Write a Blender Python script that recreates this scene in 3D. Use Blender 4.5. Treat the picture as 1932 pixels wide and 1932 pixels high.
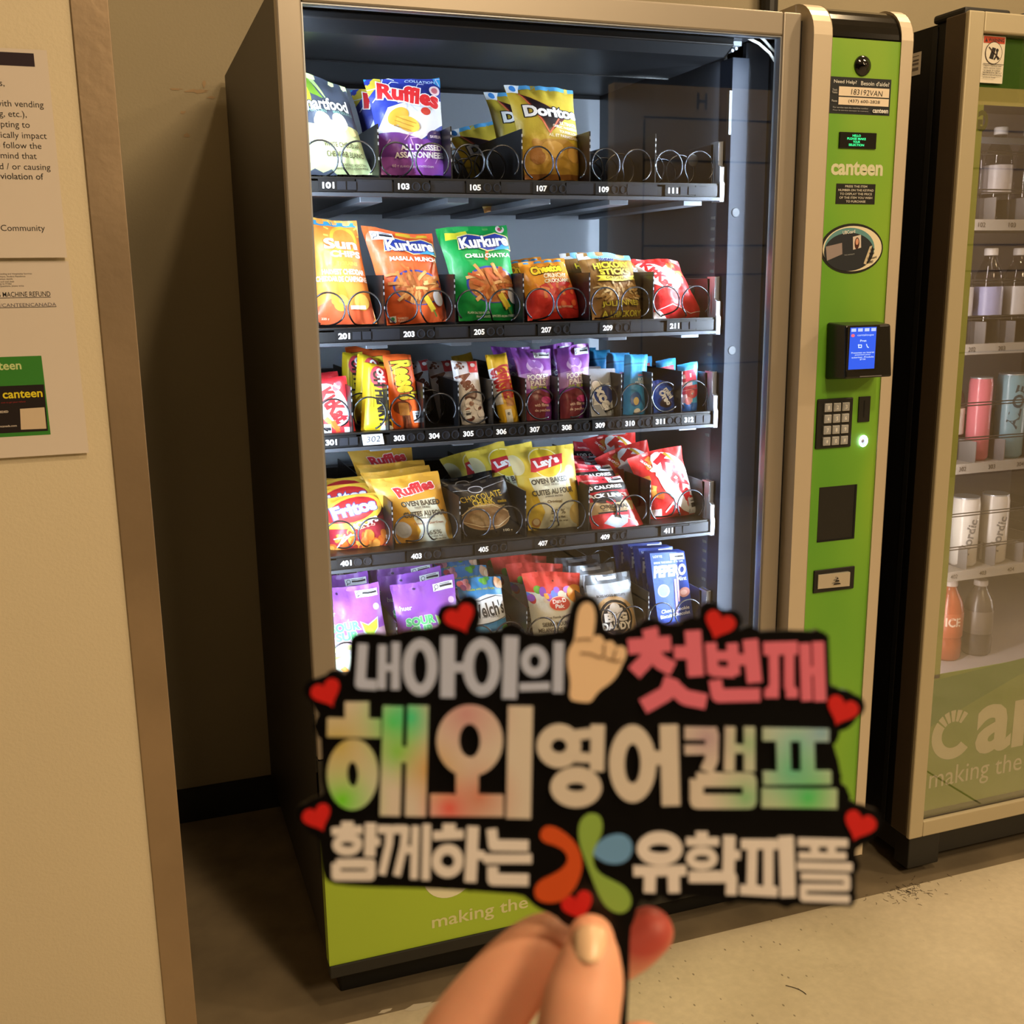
import bpy, math, random
from mathutils import Vector, Matrix, noise
from mathutils.geometry import tessellate_polygon
random.seed(7)
S = bpy.context.scene
COL = S.collection
for o in list(bpy.data.objects):
    bpy.data.objects.remove(o)

# ------------------------------------------------------------------ camera, world, lamps, exposure
F_PX, YAW, PITCH, ROLL = 2018.52, 0.3426, 0.2169, -0.0132
CAM = Vector((-0.2632, -1.7864, 1.3705))
_fw = Vector((math.sin(YAW) * math.cos(PITCH), math.cos(YAW) * math.cos(PITCH), -math.sin(PITCH)))
_r0 = Vector((math.cos(YAW), -math.sin(YAW), 0))
_u0 = _r0.cross(_fw)
_rt = math.cos(ROLL) * _r0 + math.sin(ROLL) * _u0
_up = -math.sin(ROLL) * _r0 + math.cos(ROLL) * _u0
cd = bpy.data.cameras.new('camera')
cd.sensor_width = 36.0
cd.lens = 36.0 * F_PX / 1932.0
cd.clip_start = 0.02
cd.dof.use_dof = True
cd.dof.focus_distance = 1.95
cd.dof.aperture_fstop = 15.0
cam = bpy.data.objects.new('camera', cd)
COL.objects.link(cam)
CAM_ROT = Matrix((_rt, _up, -_fw)).transposed()
cam.matrix_world = Matrix.Translation(CAM) @ CAM_ROT.to_4x4()
S.camera = cam

S.view_settings.view_transform = 'Standard'
S.view_settings.look = 'None'
S.view_settings.gamma = 1.0
S.view_settings.use_curve_mapping = False
S.view_settings.exposure = 0.0
try:
    S.cycles.use_denoising = True
    S.cycles.max_bounces = 8
    S.cycles.transparent_max_bounces = 16
    S.cycles.sample_clamp_indirect = 4.0
except Exception:
    pass

W = bpy.data.worlds.new('world')
S.world = W
W.use_nodes = True
W.node_tree.nodes['Background'].inputs[0].default_value = (1.0, 0.72, 0.42, 1)
W.node_tree.nodes['Background'].inputs[1].default_value = 0.075

WARM = (1.0, 0.725, 0.42)

def lamp(name, loc, target, power, size, color=WARM):
    l = bpy.data.lights.new(name, 'AREA')
    l.shape = 'DISK'
    l.size = size
    l.energy = power
    l.color = color
    o = bpy.data.objects.new(name, l)
    COL.objects.link(o)
    o.location = loc
    o.rotation_euler = (Vector(target) - Vector(loc)).to_track_quat('-Z', 'Y').to_euler()
    return o

lamp('ceiling_downlight', (0.66, -2.0, 3.6), (0.4, -0.6, 0.6), 31, 0.20)
lamp('ceiling_downlight_alcove', (1.9, -0.05, 3.4), (1.7, 0.0, 0.0), 36, 0.35)
lamp('ceiling_downlight_hall', (1.35, -4.1, 3.6), (0.0, -1.2, 1.2), 134, 1.0)
lamp('ceiling_downlight_far', (4.2, -2.6, 3.6), (3.4, -2.0, 0.0), 60, 0.4)


def strip_lamp(name, loc, target, power, length, width, spread, color=(0.72, 0.86, 1.0)):
    """LED strip with a narrow reflector, fixed inside the machine door"""
    l = bpy.data.lights.new(name, 'AREA')
    l.shape = 'RECTANGLE'
    l.size, l.size_y = width, length
    l.spread = math.radians(spread)
    l.energy = power
    l.color = color
    o = bpy.data.objects.new(name, l)
    COL.objects.link(o)
    o.location = loc
    z = (Vector(loc) - Vector(target)).normalized()
    y = Vector((0, 0, 1))
    x = y.cross(z).normalized()
    o.rotation_euler = Matrix((x, y, z)).transposed().to_euler()
    return o


strip_lamp('led_strip_lamp_left', (0.028, 0.031, 1.16), (0.46, 0.34, 1.16), 8.5, 1.22, 0.012, 140)
strip_lamp('led_strip_lamp_post', (0.869, 0.156, 1.16), (0.42, 0.735, 1.16), 6.0, 1.22, 0.010, 150)
strip_lamp('led_strip_lamp_right', (0.941, 0.031, 1.16), (0.46, 0.22, 1.16), 14, 1.22, 0.012, 105)


def ray(u, v):
    return _rt * ((u - 966) / F_PX) - _up * ((v - 966) / F_PX) + _fw


def at(u, v, y):
    """the point of the plane y = const that the photograph shows at (u, v)"""
    d = ray(u, v)
    return CAM + d * ((y - CAM.y) / d.y)


def atx(u, v, y):
    return at(u, v, y).x


# ------------------------------------------------------------------ materials
def lin(c):
    if isinstance(c, str):
        c = c.lstrip('#')
        c = tuple(int(c[i:i + 2], 16) for i in (0, 2, 4))
    return tuple(((x / 255.0) / 12.92 if x / 255.0 <= 0.04045 else ((x / 255.0 + 0.055) / 1.055) ** 2.4) for x in c) + (1.0,)


MATS = {}


def mat(name, col, rough=0.5, metal=0.0, spec=0.5, coat=0.0, emit=None, es=0.0, bump=0.0, bscale=80.0, var=0.0, vscale=6.0, sss=0.0):
    if name in MATS:
        return MATS[name]
    m = bpy.data.materials.new(name)
    m.use_nodes = True
    nt = m.node_tree
    b = nt.nodes['Principled BSDF']
    c = lin(col)
    b.inputs['Base Color'].default_value = c
    b.inputs['Roughness'].default_value = rough
    b.inputs['Metallic'].default_value = metal
    b.inputs['Specular IOR Level'].default_value = spec
    b.inputs['Coat Weight'].default_value = coat
    b.inputs['Coat Roughness'].default_value = 0.1
    if emit is not None:
        b.inputs['Emission Color'].default_value = lin(emit)
        b.inputs['Emission Strength'].default_value = es
    if sss:
        b.inputs['Subsurface Weight'].default_value = sss
        b.inputs['Subsurface Radius'].default_value = (1.0, 0.35, 0.2)
        b.inputs['Subsurface Scale'].default_value = 0.006
    if bump or var:
        tc = nt.nodes.new('ShaderNodeTexCoord')
    if bump:
        n = nt.nodes.new('ShaderNodeTexNoise')
        n.inputs['Scale'].default_value = bscale
        n.inputs['Detail'].default_value = 4
        nt.links.new(tc.outputs['Object'], n.inputs['Vector'])
        bp = nt.nodes.new('ShaderNodeBump')
        bp.inputs['Strength'].default_value = bump
        bp.inputs['Distance'].default_value = 0.004
        nt.links.new(n.outputs['Fac'], bp.inputs['Height'])
        nt.links.new(bp.outputs['Normal'], b.inputs['Normal'])
    if var:
        n2 = nt.nodes.new('ShaderNodeTexNoise')
        n2.inputs['Scale'].default_value = vscale
        n2.inputs['Detail'].default_value = 5
        nt.links.new(tc.outputs['Object'], n2.inputs['Vector'])
        r = nt.nodes.new('ShaderNodeValToRGB')
        r.color_ramp.elements[0].position = 0.3
        r.color_ramp.elements[1].position = 0.7
        r.color_ramp.elements[0].color = tuple(x * (1 - var) for x in c[:3]) + (1,)
        r.color_ramp.elements[1].color = tuple(min(1, x * (1 + var)) for x in c[:3]) + (1,)
        nt.links.new(n2.outputs['Fac'], r.inputs['Fac'])
        nt.links.new(r.outputs['Color'], b.inputs['Base Color'])
    MATS[name] = m
    return m


def film(col):
    """glossy printed wrapper film"""
    if isinstance(col, bpy.types.Material):
        return col
    key = 'film_' + (col if isinstance(col, str) else '%02x%02x%02x' % tuple(col)).lstrip('#')
    return mat(key, col, rough=0.4, spec=0.4, coat=0.06, bump=0.55, bscale=32)


def ink(col):
    key = 'ink_' + (col if isinstance(col, str) else '%02x%02x%02x' % tuple(col)).lstrip('#')
    return mat(key, col, rough=0.5, spec=0.4)


def glow(col, s):
    key = 'glow_%s_%g' % (str(col), s)
    return mat(key, (0, 0, 0), rough=0.6, emit=col, es=s)


def glass_mat(name, tint=(1, 1, 1), refl=1.0, rough=0.0, ior=1.5):
    """a thin clear sheet: what Fresnel does not reflect passes straight through"""
    m = bpy.data.materials.new(name)
    m.use_nodes = True
    nt = m.node_tree
    for n in list(nt.nodes):
        nt.nodes.remove(n)
    out = nt.nodes.new('ShaderNodeOutputMaterial')
    mix = nt.nodes.new('ShaderNodeMixShader')
    tr = nt.nodes.new('ShaderNodeBsdfTransparent')
    tr.inputs[0].default_value = tuple(tint) + (1,)
    gl = nt.nodes.new('ShaderNodeBsdfGlossy')
    gl.inputs['Roughness'].default_value = rough
    fr = nt.nodes.new('ShaderNodeFresnel')
    # the same reflectance on the way in and on the way out of the sheet
    geo = nt.nodes.new('ShaderNodeNewGeometry')
    io = nt.nodes.new('ShaderNodeMath')
    io.operation = 'MULTIPLY_ADD'
    io.inputs[1].default_value = 1.0 / ior - ior
    io.inputs[2].default_value = ior
    nt.links.new(geo.outputs['Backfacing'], io.inputs[0])
    nt.links.new(io.outputs[0], fr.inputs[0])
    mu = nt.nodes.new('ShaderNodeMath')
    mu.operation = 'MULTIPLY'
    mu.use_clamp = True
    mu.inputs[1].default_value = refl
    nt.links.new(fr.outputs[0], mu.inputs[0])
    nt.links.new(mu.outputs[0], mix.inputs[0])
    nt.links.new(tr.outputs[0], mix.inputs[1])
    nt.links.new(gl.outputs[0], mix.inputs[2])
    nt.links.new(mix.outputs[0], out.inputs[0])
    MATS[name] = m
    return m


# ------------------------------------------------------------------ mesh building
class MB:
    def __init__(s):
        s.v, s.f, s.m, s.mats = [], [], [], []
        s.n = {}

    def mi(s, m):
        if m not in s.mats:
            s.mats.append(m)
        return s.mats.index(m)

    def add(s, vs, fs, m):
        k = len(s.v)
        i = s.mi(m)
        s.v.extend(tuple(p) for p in vs)
        for f in fs:
            s.f.append(tuple(x + k for x in f))
            s.m.append(i)
        return s

    def box(s, x0, x1, y0, y1, z0, z1, m):
        vs = [(x, y, z) for x in (x0, x1) for y in (y0, y1) for z in (z0, z1)]
        return s.add(vs, [(0, 1, 3, 2), (4, 6, 7, 5), (0, 4, 5, 1), (2, 3, 7, 6), (0, 2, 6, 4), (1, 5, 7, 3)], m)

    def hexa(s, a, b, m):
        """a, b: matching rings of four points (front, back)"""
        return s.add(list(a) + list(b), [(0, 1, 2, 3), (7, 6, 5, 4), (0, 4, 5, 1), (1, 5, 6, 2), (2, 6, 7, 3), (3, 7, 4, 0)], m)

    def tube(s, pts, r, m, n=8, caps=True):
        pts = [Vector(p) for p in pts]
        rs = r if isinstance(r, (list, tuple)) else [r] * len(pts)
        vs, fs = [], []
        up = None
        for i, p in enumerate(pts):
            d = (pts[min(i + 1, len(pts) - 1)] - pts[max(i - 1, 0)]).normalized()
            if up is None:
                up = Vector((0, 0, 1)) if abs(d.z) < 0.9 else Vector((1, 0, 0))
            up = (up - d * up.dot(d)).normalized()
            sd = d.cross(up)
            for k in range(n):
                a = 2 * math.pi * k / n
                vs.append(p + (up * math.cos(a) + sd * math.sin(a)) * rs[i])
        for i in range(len(pts) - 1):
            for k in range(n):
                fs.append((i * n + k, i * n + (k + 1) % n, (i + 1) * n + (k + 1) % n, (i + 1) * n + k))
        if caps:
            fs.append(tuple(range(n))[::-1])
            fs.append(tuple((len(pts) - 1) * n + k for k in range(n)))
        return s.add(vs, fs, m)

    def lathe(s, prof, c, m, n=20, axis='z'):
        """prof: (radius, height) pairs"""
        vs, fs = [], []
        for r, h in prof:
            for k in range(n):
                a = 2 * math.pi * k / n
                x, y = r * math.cos(a), r * math.sin(a)
                p = (c[0] + x, c[1] + y, c[2] + h) if axis == 'z' else (c[0] + x, c[1] - h, c[2] + y)
                vs.append(p)
        for i in range(len(prof) - 1):
            for k in range(n):
                q = (i * n + k, i * n + (k + 1) % n, (i + 1) * n + (k + 1) % n, (i + 1) * n + k)
                fs.append(q)
        fs.append(tuple(range(n))[::-1])
        fs.append(tuple((len(prof) - 1) * n + k for k in range(n)))
        return s.add(vs, fs, m)

    def prism(s, poly, p0, p1, m, axis=1):
        """2-D polygon (a, b) extruded from p0 to p1 along an axis (0: x, 1: y)"""
        def P(a, b, h):
            return (h, a, b) if axis == 0 else (a, h, b)
        n = len(poly)
        tri = tessellate_polygon([[Vector((a, b, 0)) for a, b in poly]])
        vs = [P(a, b, p0) for a, b in poly] + [P(a, b, p1) for a, b in poly]
        fs = [t for t in tri] + [tuple(n + i for i in t[::-1]) for t in tri]
        fs += [(i, (i + 1) % n, n + (i + 1) % n, n + i) for i in range(n)]
        return s.add(vs, fs, m)

    def build(s, name, parent=None, smooth=False, bevel=0.0, seg=2, local=False, origin=None):
        root = parent
        while root is not None and root.parent is not None:
            root = root.parent
        off = Vector((0, 0, 0))
        if origin is not None:
            off = Vector(origin)
        elif root is not None and not local:
            off = root.location
        me = bpy.data.meshes.new(name)
        me.from_pydata([tuple(Vector(p) - off) for p in s.v], [], s.f)
        for m in s.mats:
            me.materials.append(m)
        me.polygons.foreach_set('material_index', s.m)
        if smooth:
            me.polygons.foreach_set('use_smooth', [True] * len(me.polygons))
        me.update()
        if s.n:
            me.normals_split_custom_set_from_vertices([s.n.get(i, (0.0, 0.0, 0.0)) for i in range(len(s.v))])
        o = bpy.data.objects.new(name, me)
        COL.objects.link(o)
        if origin is not None:
            o.location = off
        if parent is not None:
            o.parent = parent
        if bevel:
            b = o.modifiers.new('bevel', 'BEVEL')
            b.width = bevel
            b.segments = seg
            b.limit_method = 'ANGLE'
            b.angle_limit = math.radians(40)
        return o


def empty(name, loc):
    o = bpy.data.objects.new(name, None)
    COL.objects.link(o)
    o.location = loc
    o.empty_display_size = 0.05
    return o


def tag(o, label, cat, group=None, kind=None):
    o['label'] = label
    o['category'] = cat
    if group:
        o['group'] = group
    if kind:
        o['kind'] = kind
    return o


def struct(o, label=None):
    o['kind'] = 'structure'
    if label:
        o['label'] = label
    return o


# ------------------------------------------------------------------ flat artwork: text, polygons, strokes
_TXT = {}


def glyphs(body, bold=0.0, shear=0.0, spacing=1.0):
    key = (body, bold, shear, spacing)
    if key not in _TXT:
        c = bpy.data.curves.new('lettering', 'FONT')
        c.body = body
        c.size = 1.0
        c.resolution_u = 3
        c.offset = bold
        c.shear = shear
        c.space_character = spacing
        c.space_line = 0.9
        c.align_x = 'CENTER'
        o = bpy.data.objects.new('lettering', c)
        me = bpy.data.meshes.new_from_object(o)
        vs = [(v.co.x, v.co.y) for v in me.vertices]
        fs = [tuple(p.vertices) for p in me.polygons]
        bpy.data.objects.remove(o)
        bpy.data.meshes.remove(me)
        bpy.data.curves.remove(c)
        xs = [v[0] for v in vs] or [0, 1]
        ys = [v[1] for v in vs] or [0, 1]
        _TXT[key] = (vs, fs, (min(xs), max(xs), min(ys), max(ys)))
    return _TXT[key]


def text_polys(body, cx, cy, w, h, rot=0.0, bold=0.015, shear=0.0, grow=0.0, spacing=1.0):
    """list of convex polygons; lettering fitted into a w x h box"""
    base = glyphs(body, bold, shear, spacing)
    x0, x1, y0, y1 = base[2]
    vs, fs, _ = glyphs(body, bold + grow, shear, spacing)
    sx = w / max(1e-6, x1 - x0)
    sy = h / max(1e-6, y1 - y0) if h else sx
    ca, sa = math.cos(math.radians(rot)), math.sin(math.radians(rot))
    mx, my = (x0 + x1) / 2, (y0 + y1) / 2
    q = []
    for x, y in vs:
        a, b = (x - mx) * sx, (y - my) * sy
        q.append((cx + a * ca - b * sa, cy + a * sa + b * ca))
    return [[q[i] for i in f] for f in fs]


def poly_tris(pts):
    t = tessellate_polygon([[Vector((x, y, 0)) for x, y in pts]])
    return [[pts[i] for i in f] for f in t]


def ell(cx, cy, rx, ry, n=20, rot=0.0):
    ca, sa = math.cos(math.radians(rot)), math.sin(math.radians(rot))
    out = []
    for k in range(n):
        a = 2 * math.pi * k / n
        x, y = rx * math.cos(a), ry * math.sin(a)
        out.append((cx + x * ca - y * sa, cy + x * sa + y * ca))
    return out


def stroke_polys(pts, w, closed=False):
    """quads along a polyline with round joints"""
    out = []
    n = len(pts)
    for i in range(n if closed else n - 1):
        a, b = Vector(pts[i]), Vector(pts[(i + 1) % n])
        d = b - a
        if d.length < 1e-9:
            continue
        nn = Vector((-d.y, d.x)).normalized() * w / 2
        out.append([tuple(a + nn), tuple(a - nn), tuple(b - nn), tuple(b + nn)])
    for p in (pts if closed else pts[1:-1]):
        out.append(ell(p[0], p[1], w / 2, w / 2, 8))
    return out


def clip_half(poly, ax, val, keep_low):
    out = []
    n = len(poly)
    for i in range(n):
        a, b = poly[i], poly[(i + 1) % n]
        ia = (a[ax] <= val) if keep_low else (a[ax] >= val)
        ib = (b[ax] <= val) if keep_low else (b[ax] >= val)
        if ia:
            out.append(a)
        if ia != ib:
            t = (val - a[ax]) / (b[ax] - a[ax])
            out.append((a[0] + (b[0] - a[0]) * t, a[1] + (b[1] - a[1]) * t))
    return out


def clip_diag(poly, nu, nv, i, j):
    """split a piece inside cell (i, j) along the cell's rising diagonal"""
    d = [(q[0] * nu - i) - (q[1] * nv - j) for q in poly]
    if max(d) <= 1e-9 or min(d) >= -1e-9:
        return [poly]
    lo, hi = [], []
    n = len(poly)
    for k in range(n):
        p, q, a, b = poly[k], poly[(k + 1) % n], d[k], d[(k + 1) % n]
        if a <= 0:
            lo.append(p)
        if a >= 0:
            hi.append(p)
        if a * b < 0:
            t = a / (a - b)
            x = (p[0] + (q[0] - p[0]) * t, p[1] + (q[1] - p[1]) * t)
            lo.append(x)
            hi.append(x)
    return [s for s in (lo, hi) if len(s) > 2]


def grid_clip(polys, nu, nv):
    """cut convex polygons in the unit square along a regular grid and its diagonals"""
    out = []
    for p in polys:
        us = [q[0] for q in p]
        vs = [q[1] for q in p]
        if min(us) < 0 or max(us) > 1 or min(vs) < 0 or max(vs) > 1:
            p = clip_half(p, 0, 0.0, False)
            p = clip_half(p, 0, 1.0, True) if len(p) > 2 else p
            p = clip_half(p, 1, 0.0, False) if len(p) > 2 else p
            p = clip_half(p, 1, 1.0, True) if len(p) > 2 else p
            if len(p) < 3:
                continue
            us = [q[0] for q in p]
            vs = [q[1] for q in p]
        i0, i1 = int(math.floor(min(us) * nu + 1e-6)), int(math.ceil(max(us) * nu - 1e-6))
        j0, j1 = int(math.floor(min(vs) * nv + 1e-6)), int(math.ceil(max(vs) * nv - 1e-6))
        if i1 - i0 <= 1 and j1 - j0 <= 1:
            out += clip_diag(p, nu, nv, min(i0, nu - 1), min(j0, nv - 1))
            continue
        for i in range(i0, i1):
            c = p
            if i > i0:
                c = clip_half(c, 0, i / nu, False)
            if i < i1 - 1:
                c = clip_half(c, 0, (i + 1) / nu, True)
            if len(c) < 3:
                continue
            for j in range(j0, j1):
                d = c
                if j > j0:
                    d = clip_half(d, 1, j / nv, False)
                if j < j1 - 1:
                    d = clip_half(d, 1, (j + 1) / nv, True)
                if len(d) >= 3:
                    out += clip_diag(d, nu, nv, i, j)
    return out


# artwork items (all in the unit square of the printed face, v upward)
def T(txt, u, v, w, h, col, rot=0, bold=0.02, oc=None, ow=0.06, sh=0.0):
    return ('t', txt, u, v, w, h, col, rot, bold, oc, ow, sh)


def R_(u0, v0, u1, v1, col):
    return ('p', [(u0, v0), (u1, v0), (u1, v1), (u0, v1)], col)


def P_(pts, col):
    return ('p', pts, col)


def E_(u, v, ru, rv, col, rot=0):
    return ('e', u, v, ru, rv, col, rot)


def L_(pts, w, col):
    return ('s', pts, w, col)


def art_polys(items, Wm, Hm):
    """yield (colour, layer, [convex polygons in the unit square])"""
    out = []
    layer = 0
    for it in items:
        k = it[0]
        if k == 't':
            _, txt, u, v, w, h, col, rot, bold, oc, ow, sh = it
            if oc is not None:
                layer += 1
                pl = text_polys(txt, u * Wm, v * Hm, w * Wm, h * Hm, rot, bold, sh, grow=ow)
                out.append((oc, layer, [[(x / Wm, y / Hm) for x, y in p] for p in pl]))
            layer += 1
            pl = text_polys(txt, u * Wm, v * Hm, w * Wm, h * Hm, rot, bold, sh)
            out.append((col, layer, [[(x / Wm, y / Hm) for x, y in p] for p in pl]))
        elif k == 'p':
            layer += 1
            out.append((it[2], layer, poly_tris(it[1]) if len(it[1]) > 4 else poly_tris(it[1])))
        elif k == 'e':
            layer += 1
            _, u, v, ru, rv, col, rot = it
            pl = ell(u * Wm, v * Hm, ru * Wm, rv * Wm, 22, rot)
            out.append((col, layer, [[(x / Wm, y / Hm) for x, y in pl]]))
        elif k == 's':
            layer += 1
            _, pts, w, col = it
            pl = stroke_polys([(a * Wm, b * Hm) for a, b in pts], w * Wm)
            out.append((col, layer, [[(x / Wm, y / Hm) for x, y in p] for p in pl]))
    return out


def flat_art(mb, items, x0, x1, z0, z1, y, mk=ink, step=0.0002):
    """print artwork on a vertical face looking towards -y"""
    for col, layer, polys in art_polys(items, x1 - x0, z1 - z0):
        m = mk(col) if not isinstance(col, bpy.types.Material) else col
        for p in polys:
            vs = [(x0 + (x1 - x0) * a, y - 0.0003 - step * layer, z0 + (z1 - z0) * b) for a, b in p]
            mb.add(vs, [tuple(range(len(vs)))], m)
    return mb
# ------------------------------------------------------------------ the room
def floor_material():
    m = bpy.data.materials.new('floor_concrete')
    m.use_nodes = True
    nt = m.node_tree
    b = nt.nodes['Principled BSDF']
    tc = nt.nodes.new('ShaderNodeTexCoord')
    N = nt.nodes.new

    def noise_(scale, detail, rough=0.55):
        n = N('ShaderNodeTexNoise')
        n.inputs['Scale'].default_value = scale
        n.inputs['Detail'].default_value = detail
        n.inputs['Roughness'].default_value = rough
        nt.links.new(tc.outputs['Object'], n.inputs['Vector'])
        return n

    def ramp(src, p0, p1, c0, c1):
        r = N('ShaderNodeValToRGB')
        r.color_ramp.elements[0].position, r.color_ramp.elements[1].position = p0, p1
        r.color_ramp.elements[0].color, r.color_ramp.elements[1].color = c0, c1
        nt.links.new(src, r.inputs['Fac'])
        return r

    base = ramp(noise_(2.2, 6).outputs['Fac'], 0.3, 0.75, lin((184, 173, 150)), lin((210, 200, 178)))
    fine = ramp(noise_(55, 5).outputs['Fac'], 0.35, 0.7, (0.82, 0.82, 0.82, 1), (1, 1, 1, 1))
    mul = N('ShaderNodeMixRGB')
    mul.blend_type = 'MULTIPLY'
    mul.inputs[0].default_value = 0.6
    nt.links.new(base.outputs[0], mul.inputs[1])
    nt.links.new(fine.outputs[0], mul.inputs[2])
    vo = N('ShaderNodeTexVoronoi')
    vo.inputs['Scale'].default_value = 52
    mp = N('ShaderNodeMapping')
    mp.inputs['Scale'].default_value = (1.0, 0.55, 1.0)
    mp.inputs['Rotation'].default_value = (0, 0, 0.6)
    nt.links.new(tc.outputs['Object'], mp.inputs['Vector'])
    nt.links.new(mp.outputs[0], vo.inputs['Vector'])
    speck = ramp(vo.outputs['Distance'], 0.07, 0.12, (1, 1, 1, 1), (0, 0, 0, 1))
    patch = ramp(noise_(1.8, 4).outputs['Fac'], 0.45, 0.6, (0, 0, 0, 1), (1, 1, 1, 1))
    mk = N('ShaderNodeMath')
    mk.operation = 'MULTIPLY'
    nt.links.new(speck.outputs[0], mk.inputs[0])
    nt.links.new(patch.outputs[0], mk.inputs[1])
    mk2 = N('ShaderNodeMath')
    mk2.operation = 'MULTIPLY'
    mk2.inputs[1].default_value = 0.7
    nt.links.new(mk.outputs[0], mk2.inputs[0])
    mx = N('ShaderNodeMixRGB')
    nt.links.new(mk2.outputs[0], mx.inputs[0])
    nt.links.new(mul.outputs[0], mx.inputs[1])
    mx.inputs[2].default_value = lin((70, 58, 44))
    # worn dirty blotches along the machines
    dirt = ramp(noise_(5.5, 8, 0.7).outputs['Fac'], 0.6, 0.72, (0, 0, 0, 1), (1, 1, 1, 1))
    dm = N('ShaderNodeMath')
    dm.operation = 'MULTIPLY'
    dm.inputs[1].default_value = 0.35
    nt.links.new(dirt.outputs[0], dm.inputs[0])
    mx2 = N('ShaderNodeMixRGB')
    nt.links.new(dm.outputs[0], mx2.inputs[0])
    nt.links.new(mx.outputs[0], mx2.inputs[1])
    mx2.inputs[2].default_value = lin((110, 92, 70))
    nt.links.new(mx2.outputs[0], b.inputs['Base Color'])
    b.inputs['Roughness'].default_value = 0.55
    return m


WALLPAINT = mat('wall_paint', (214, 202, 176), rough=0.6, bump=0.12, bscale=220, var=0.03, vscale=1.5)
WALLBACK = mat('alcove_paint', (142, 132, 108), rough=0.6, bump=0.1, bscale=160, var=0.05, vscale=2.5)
DARKWALL = mat('dark_wall_paint', (52, 48, 44), rough=0.8)
CEIL = mat('ceiling_paint', (214, 206, 192), rough=0.9)
RUBBER = mat('black_rubber', (16, 15, 14), rough=0.55)
STEEL = mat('brushed_steel', (166, 146, 122), rough=0.42, metal=0.75, bump=0.08, bscale=60, var=0.12, vscale=5)

FLOORM = floor_material()
fl = MB().box(-4, 6.5, -5.2, 1.0, -0.06, 0.0, FLOORM)
SCUFF = mat('white_scuff', (190, 182, 165), rough=0.7)
for cx, cy, a, b_ in ((0.165, -0.02, 0.035, 0.006), (0.19, -0.045, 0.02, 0.004), (0.10, -0.01, 0.02, 0.003)):
    random.seed(int(cx * 1000))
    pts = [(cx + a * math.cos(t) * random.uniform(0.5, 1), cy + b_ * 2 * math.sin(t) * random.uniform(0.5, 1)) for t in [k * math.pi / 5 for k in range(10)]]
    tri = poly_tris(pts)
    for t_ in tri:
        fl.add([(x, y, 0.0006) for x, y in t_], [(0, 1, 2)], SCUFF)
# the darker strip of floor inside the alcove
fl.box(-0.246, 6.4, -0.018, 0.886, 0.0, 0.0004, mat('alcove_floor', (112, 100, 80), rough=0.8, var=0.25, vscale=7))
# expansion joint running across the hall floor
fl.box(1.75, 1.757, -5.2, -0.02, 0.0, 0.0008, RUBBER)
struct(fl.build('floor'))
struct(MB().box(-4, 6.5, -5.2, 1.0, 3.7, 3.76, CEIL).build('ceiling'))
wl = MB().box(-4, -0.246, -0.08, 1.0, 0.0, 3.7, WALLPAINT)
struct(wl.build('wall_left'), 'cream painted wall with paper notices')
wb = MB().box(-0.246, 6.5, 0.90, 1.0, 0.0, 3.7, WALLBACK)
# chipped dents in the plaster
CHIP = mat('chipped_plaster', (150, 128, 100), rough=0.9)
for (u0, v0, du, dv, sd) in ((372, 172, 26, 5, 1), (332, 168, 14, 3, 2), (400, 184, 10, 3, 3), (345, 212, 8, 4, 4), (352, 255, 7, 5, 5), (385, 158, 4, 9, 6)):
    random.seed(sd)
    pts = []
    for k in range(12):
        t = k * math.pi / 6
        q = at(u0 + du * math.cos(t) * random.uniform(0.4, 1.1), v0 + dv * math.sin(t) * random.uniform(0.4, 1.1), 0.899)
        pts.append((q.x, q.z))
    for t_ in poly_tris(pts):
        wb.add([(x, 0.8993, z) for x, z in t_], [(0, 1, 2)], CHIP)
struct(wb.build('wall_back'), 'alcove wall behind the machines')
struct(MB().box(-4, 6.5, -5.2, -5.1, 0, 3.7, DARKWALL).build('wall_front'))
struct(MB().box(-4, -3.9, -5.1, -0.08, 0, 3.7, DARKWALL).build('wall_hall'))
struct(MB().box(6.4, 6.5, -5.1, 0.9, 0, 3.7, WALLPAINT).build('wall_right'))
struct(MB().box(-0.246, 6.4, 0.886, 0.90, 0.0, 0.089, RUBBER).build('baseboard_back'))
# steel corner guard on the end of the left wall
g0 = at(137, 60, -0.084).x
tg = MB().box(g0, -0.2435, -0.0838, -0.08, 0.0, 2.6, STEEL)
tg.box(-0.246, -0.2435, -0.08, -0.01, 0.0, 2.6, STEEL)
struct(tg.build('trim_1', bevel=0.0012), 'brushed steel corner guard')


def mirror_hit(u, v, yw):
    g = at(u, v, 0.014)
    d = (g - CAM)
    t = (g.y - yw) / d.y
    return Vector((g.x + d.x * t, yw, g.z + d.z * t))


# across the hall: a cream panelled door front with the letter H (seen mirrored in the glass)
YW = -3.9
a_ = mirror_hit(1160, 155, YW)
b_ = mirror_hit(1450, 155, YW)
PANEL = mat('panel_cream', (196, 182, 150), rough=0.6, var=0.05, vscale=3)
SEAM = mat('panel_seam', (40, 34, 26), rough=0.8)
dr = MB().box(a_.x, 6.3, YW - 0.08, YW, 0.0, a_.z, PANEL)
c_ = mirror_hit(1215, 225, YW)
dr.box(c_.x, c_.x + 0.008, YW, YW + 0.004, 0.0, c_.z, SEAM)
for vv in (225, 305, 465, 520, 690):
    q = mirror_hit(1300, vv, YW)
    if q.z > 0.02:
        dr.box(c_.x, 6.3, YW, YW + 0.004, q.z, q.z + 0.009, SEAM)
hq = mirror_hit(1325, 191, YW)
for p in text_polys('H', 0, 0, 0.065, 0.09, bold=0.01):
    dr.add([(hq.x + x, YW + 0.003, hq.z + z) for x, z in p], [tuple(range(len(p)))], SEAM)
o_ = dr.build('door_1')
struct(o_, 'cream panelled door front marked H across the hall')

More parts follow.
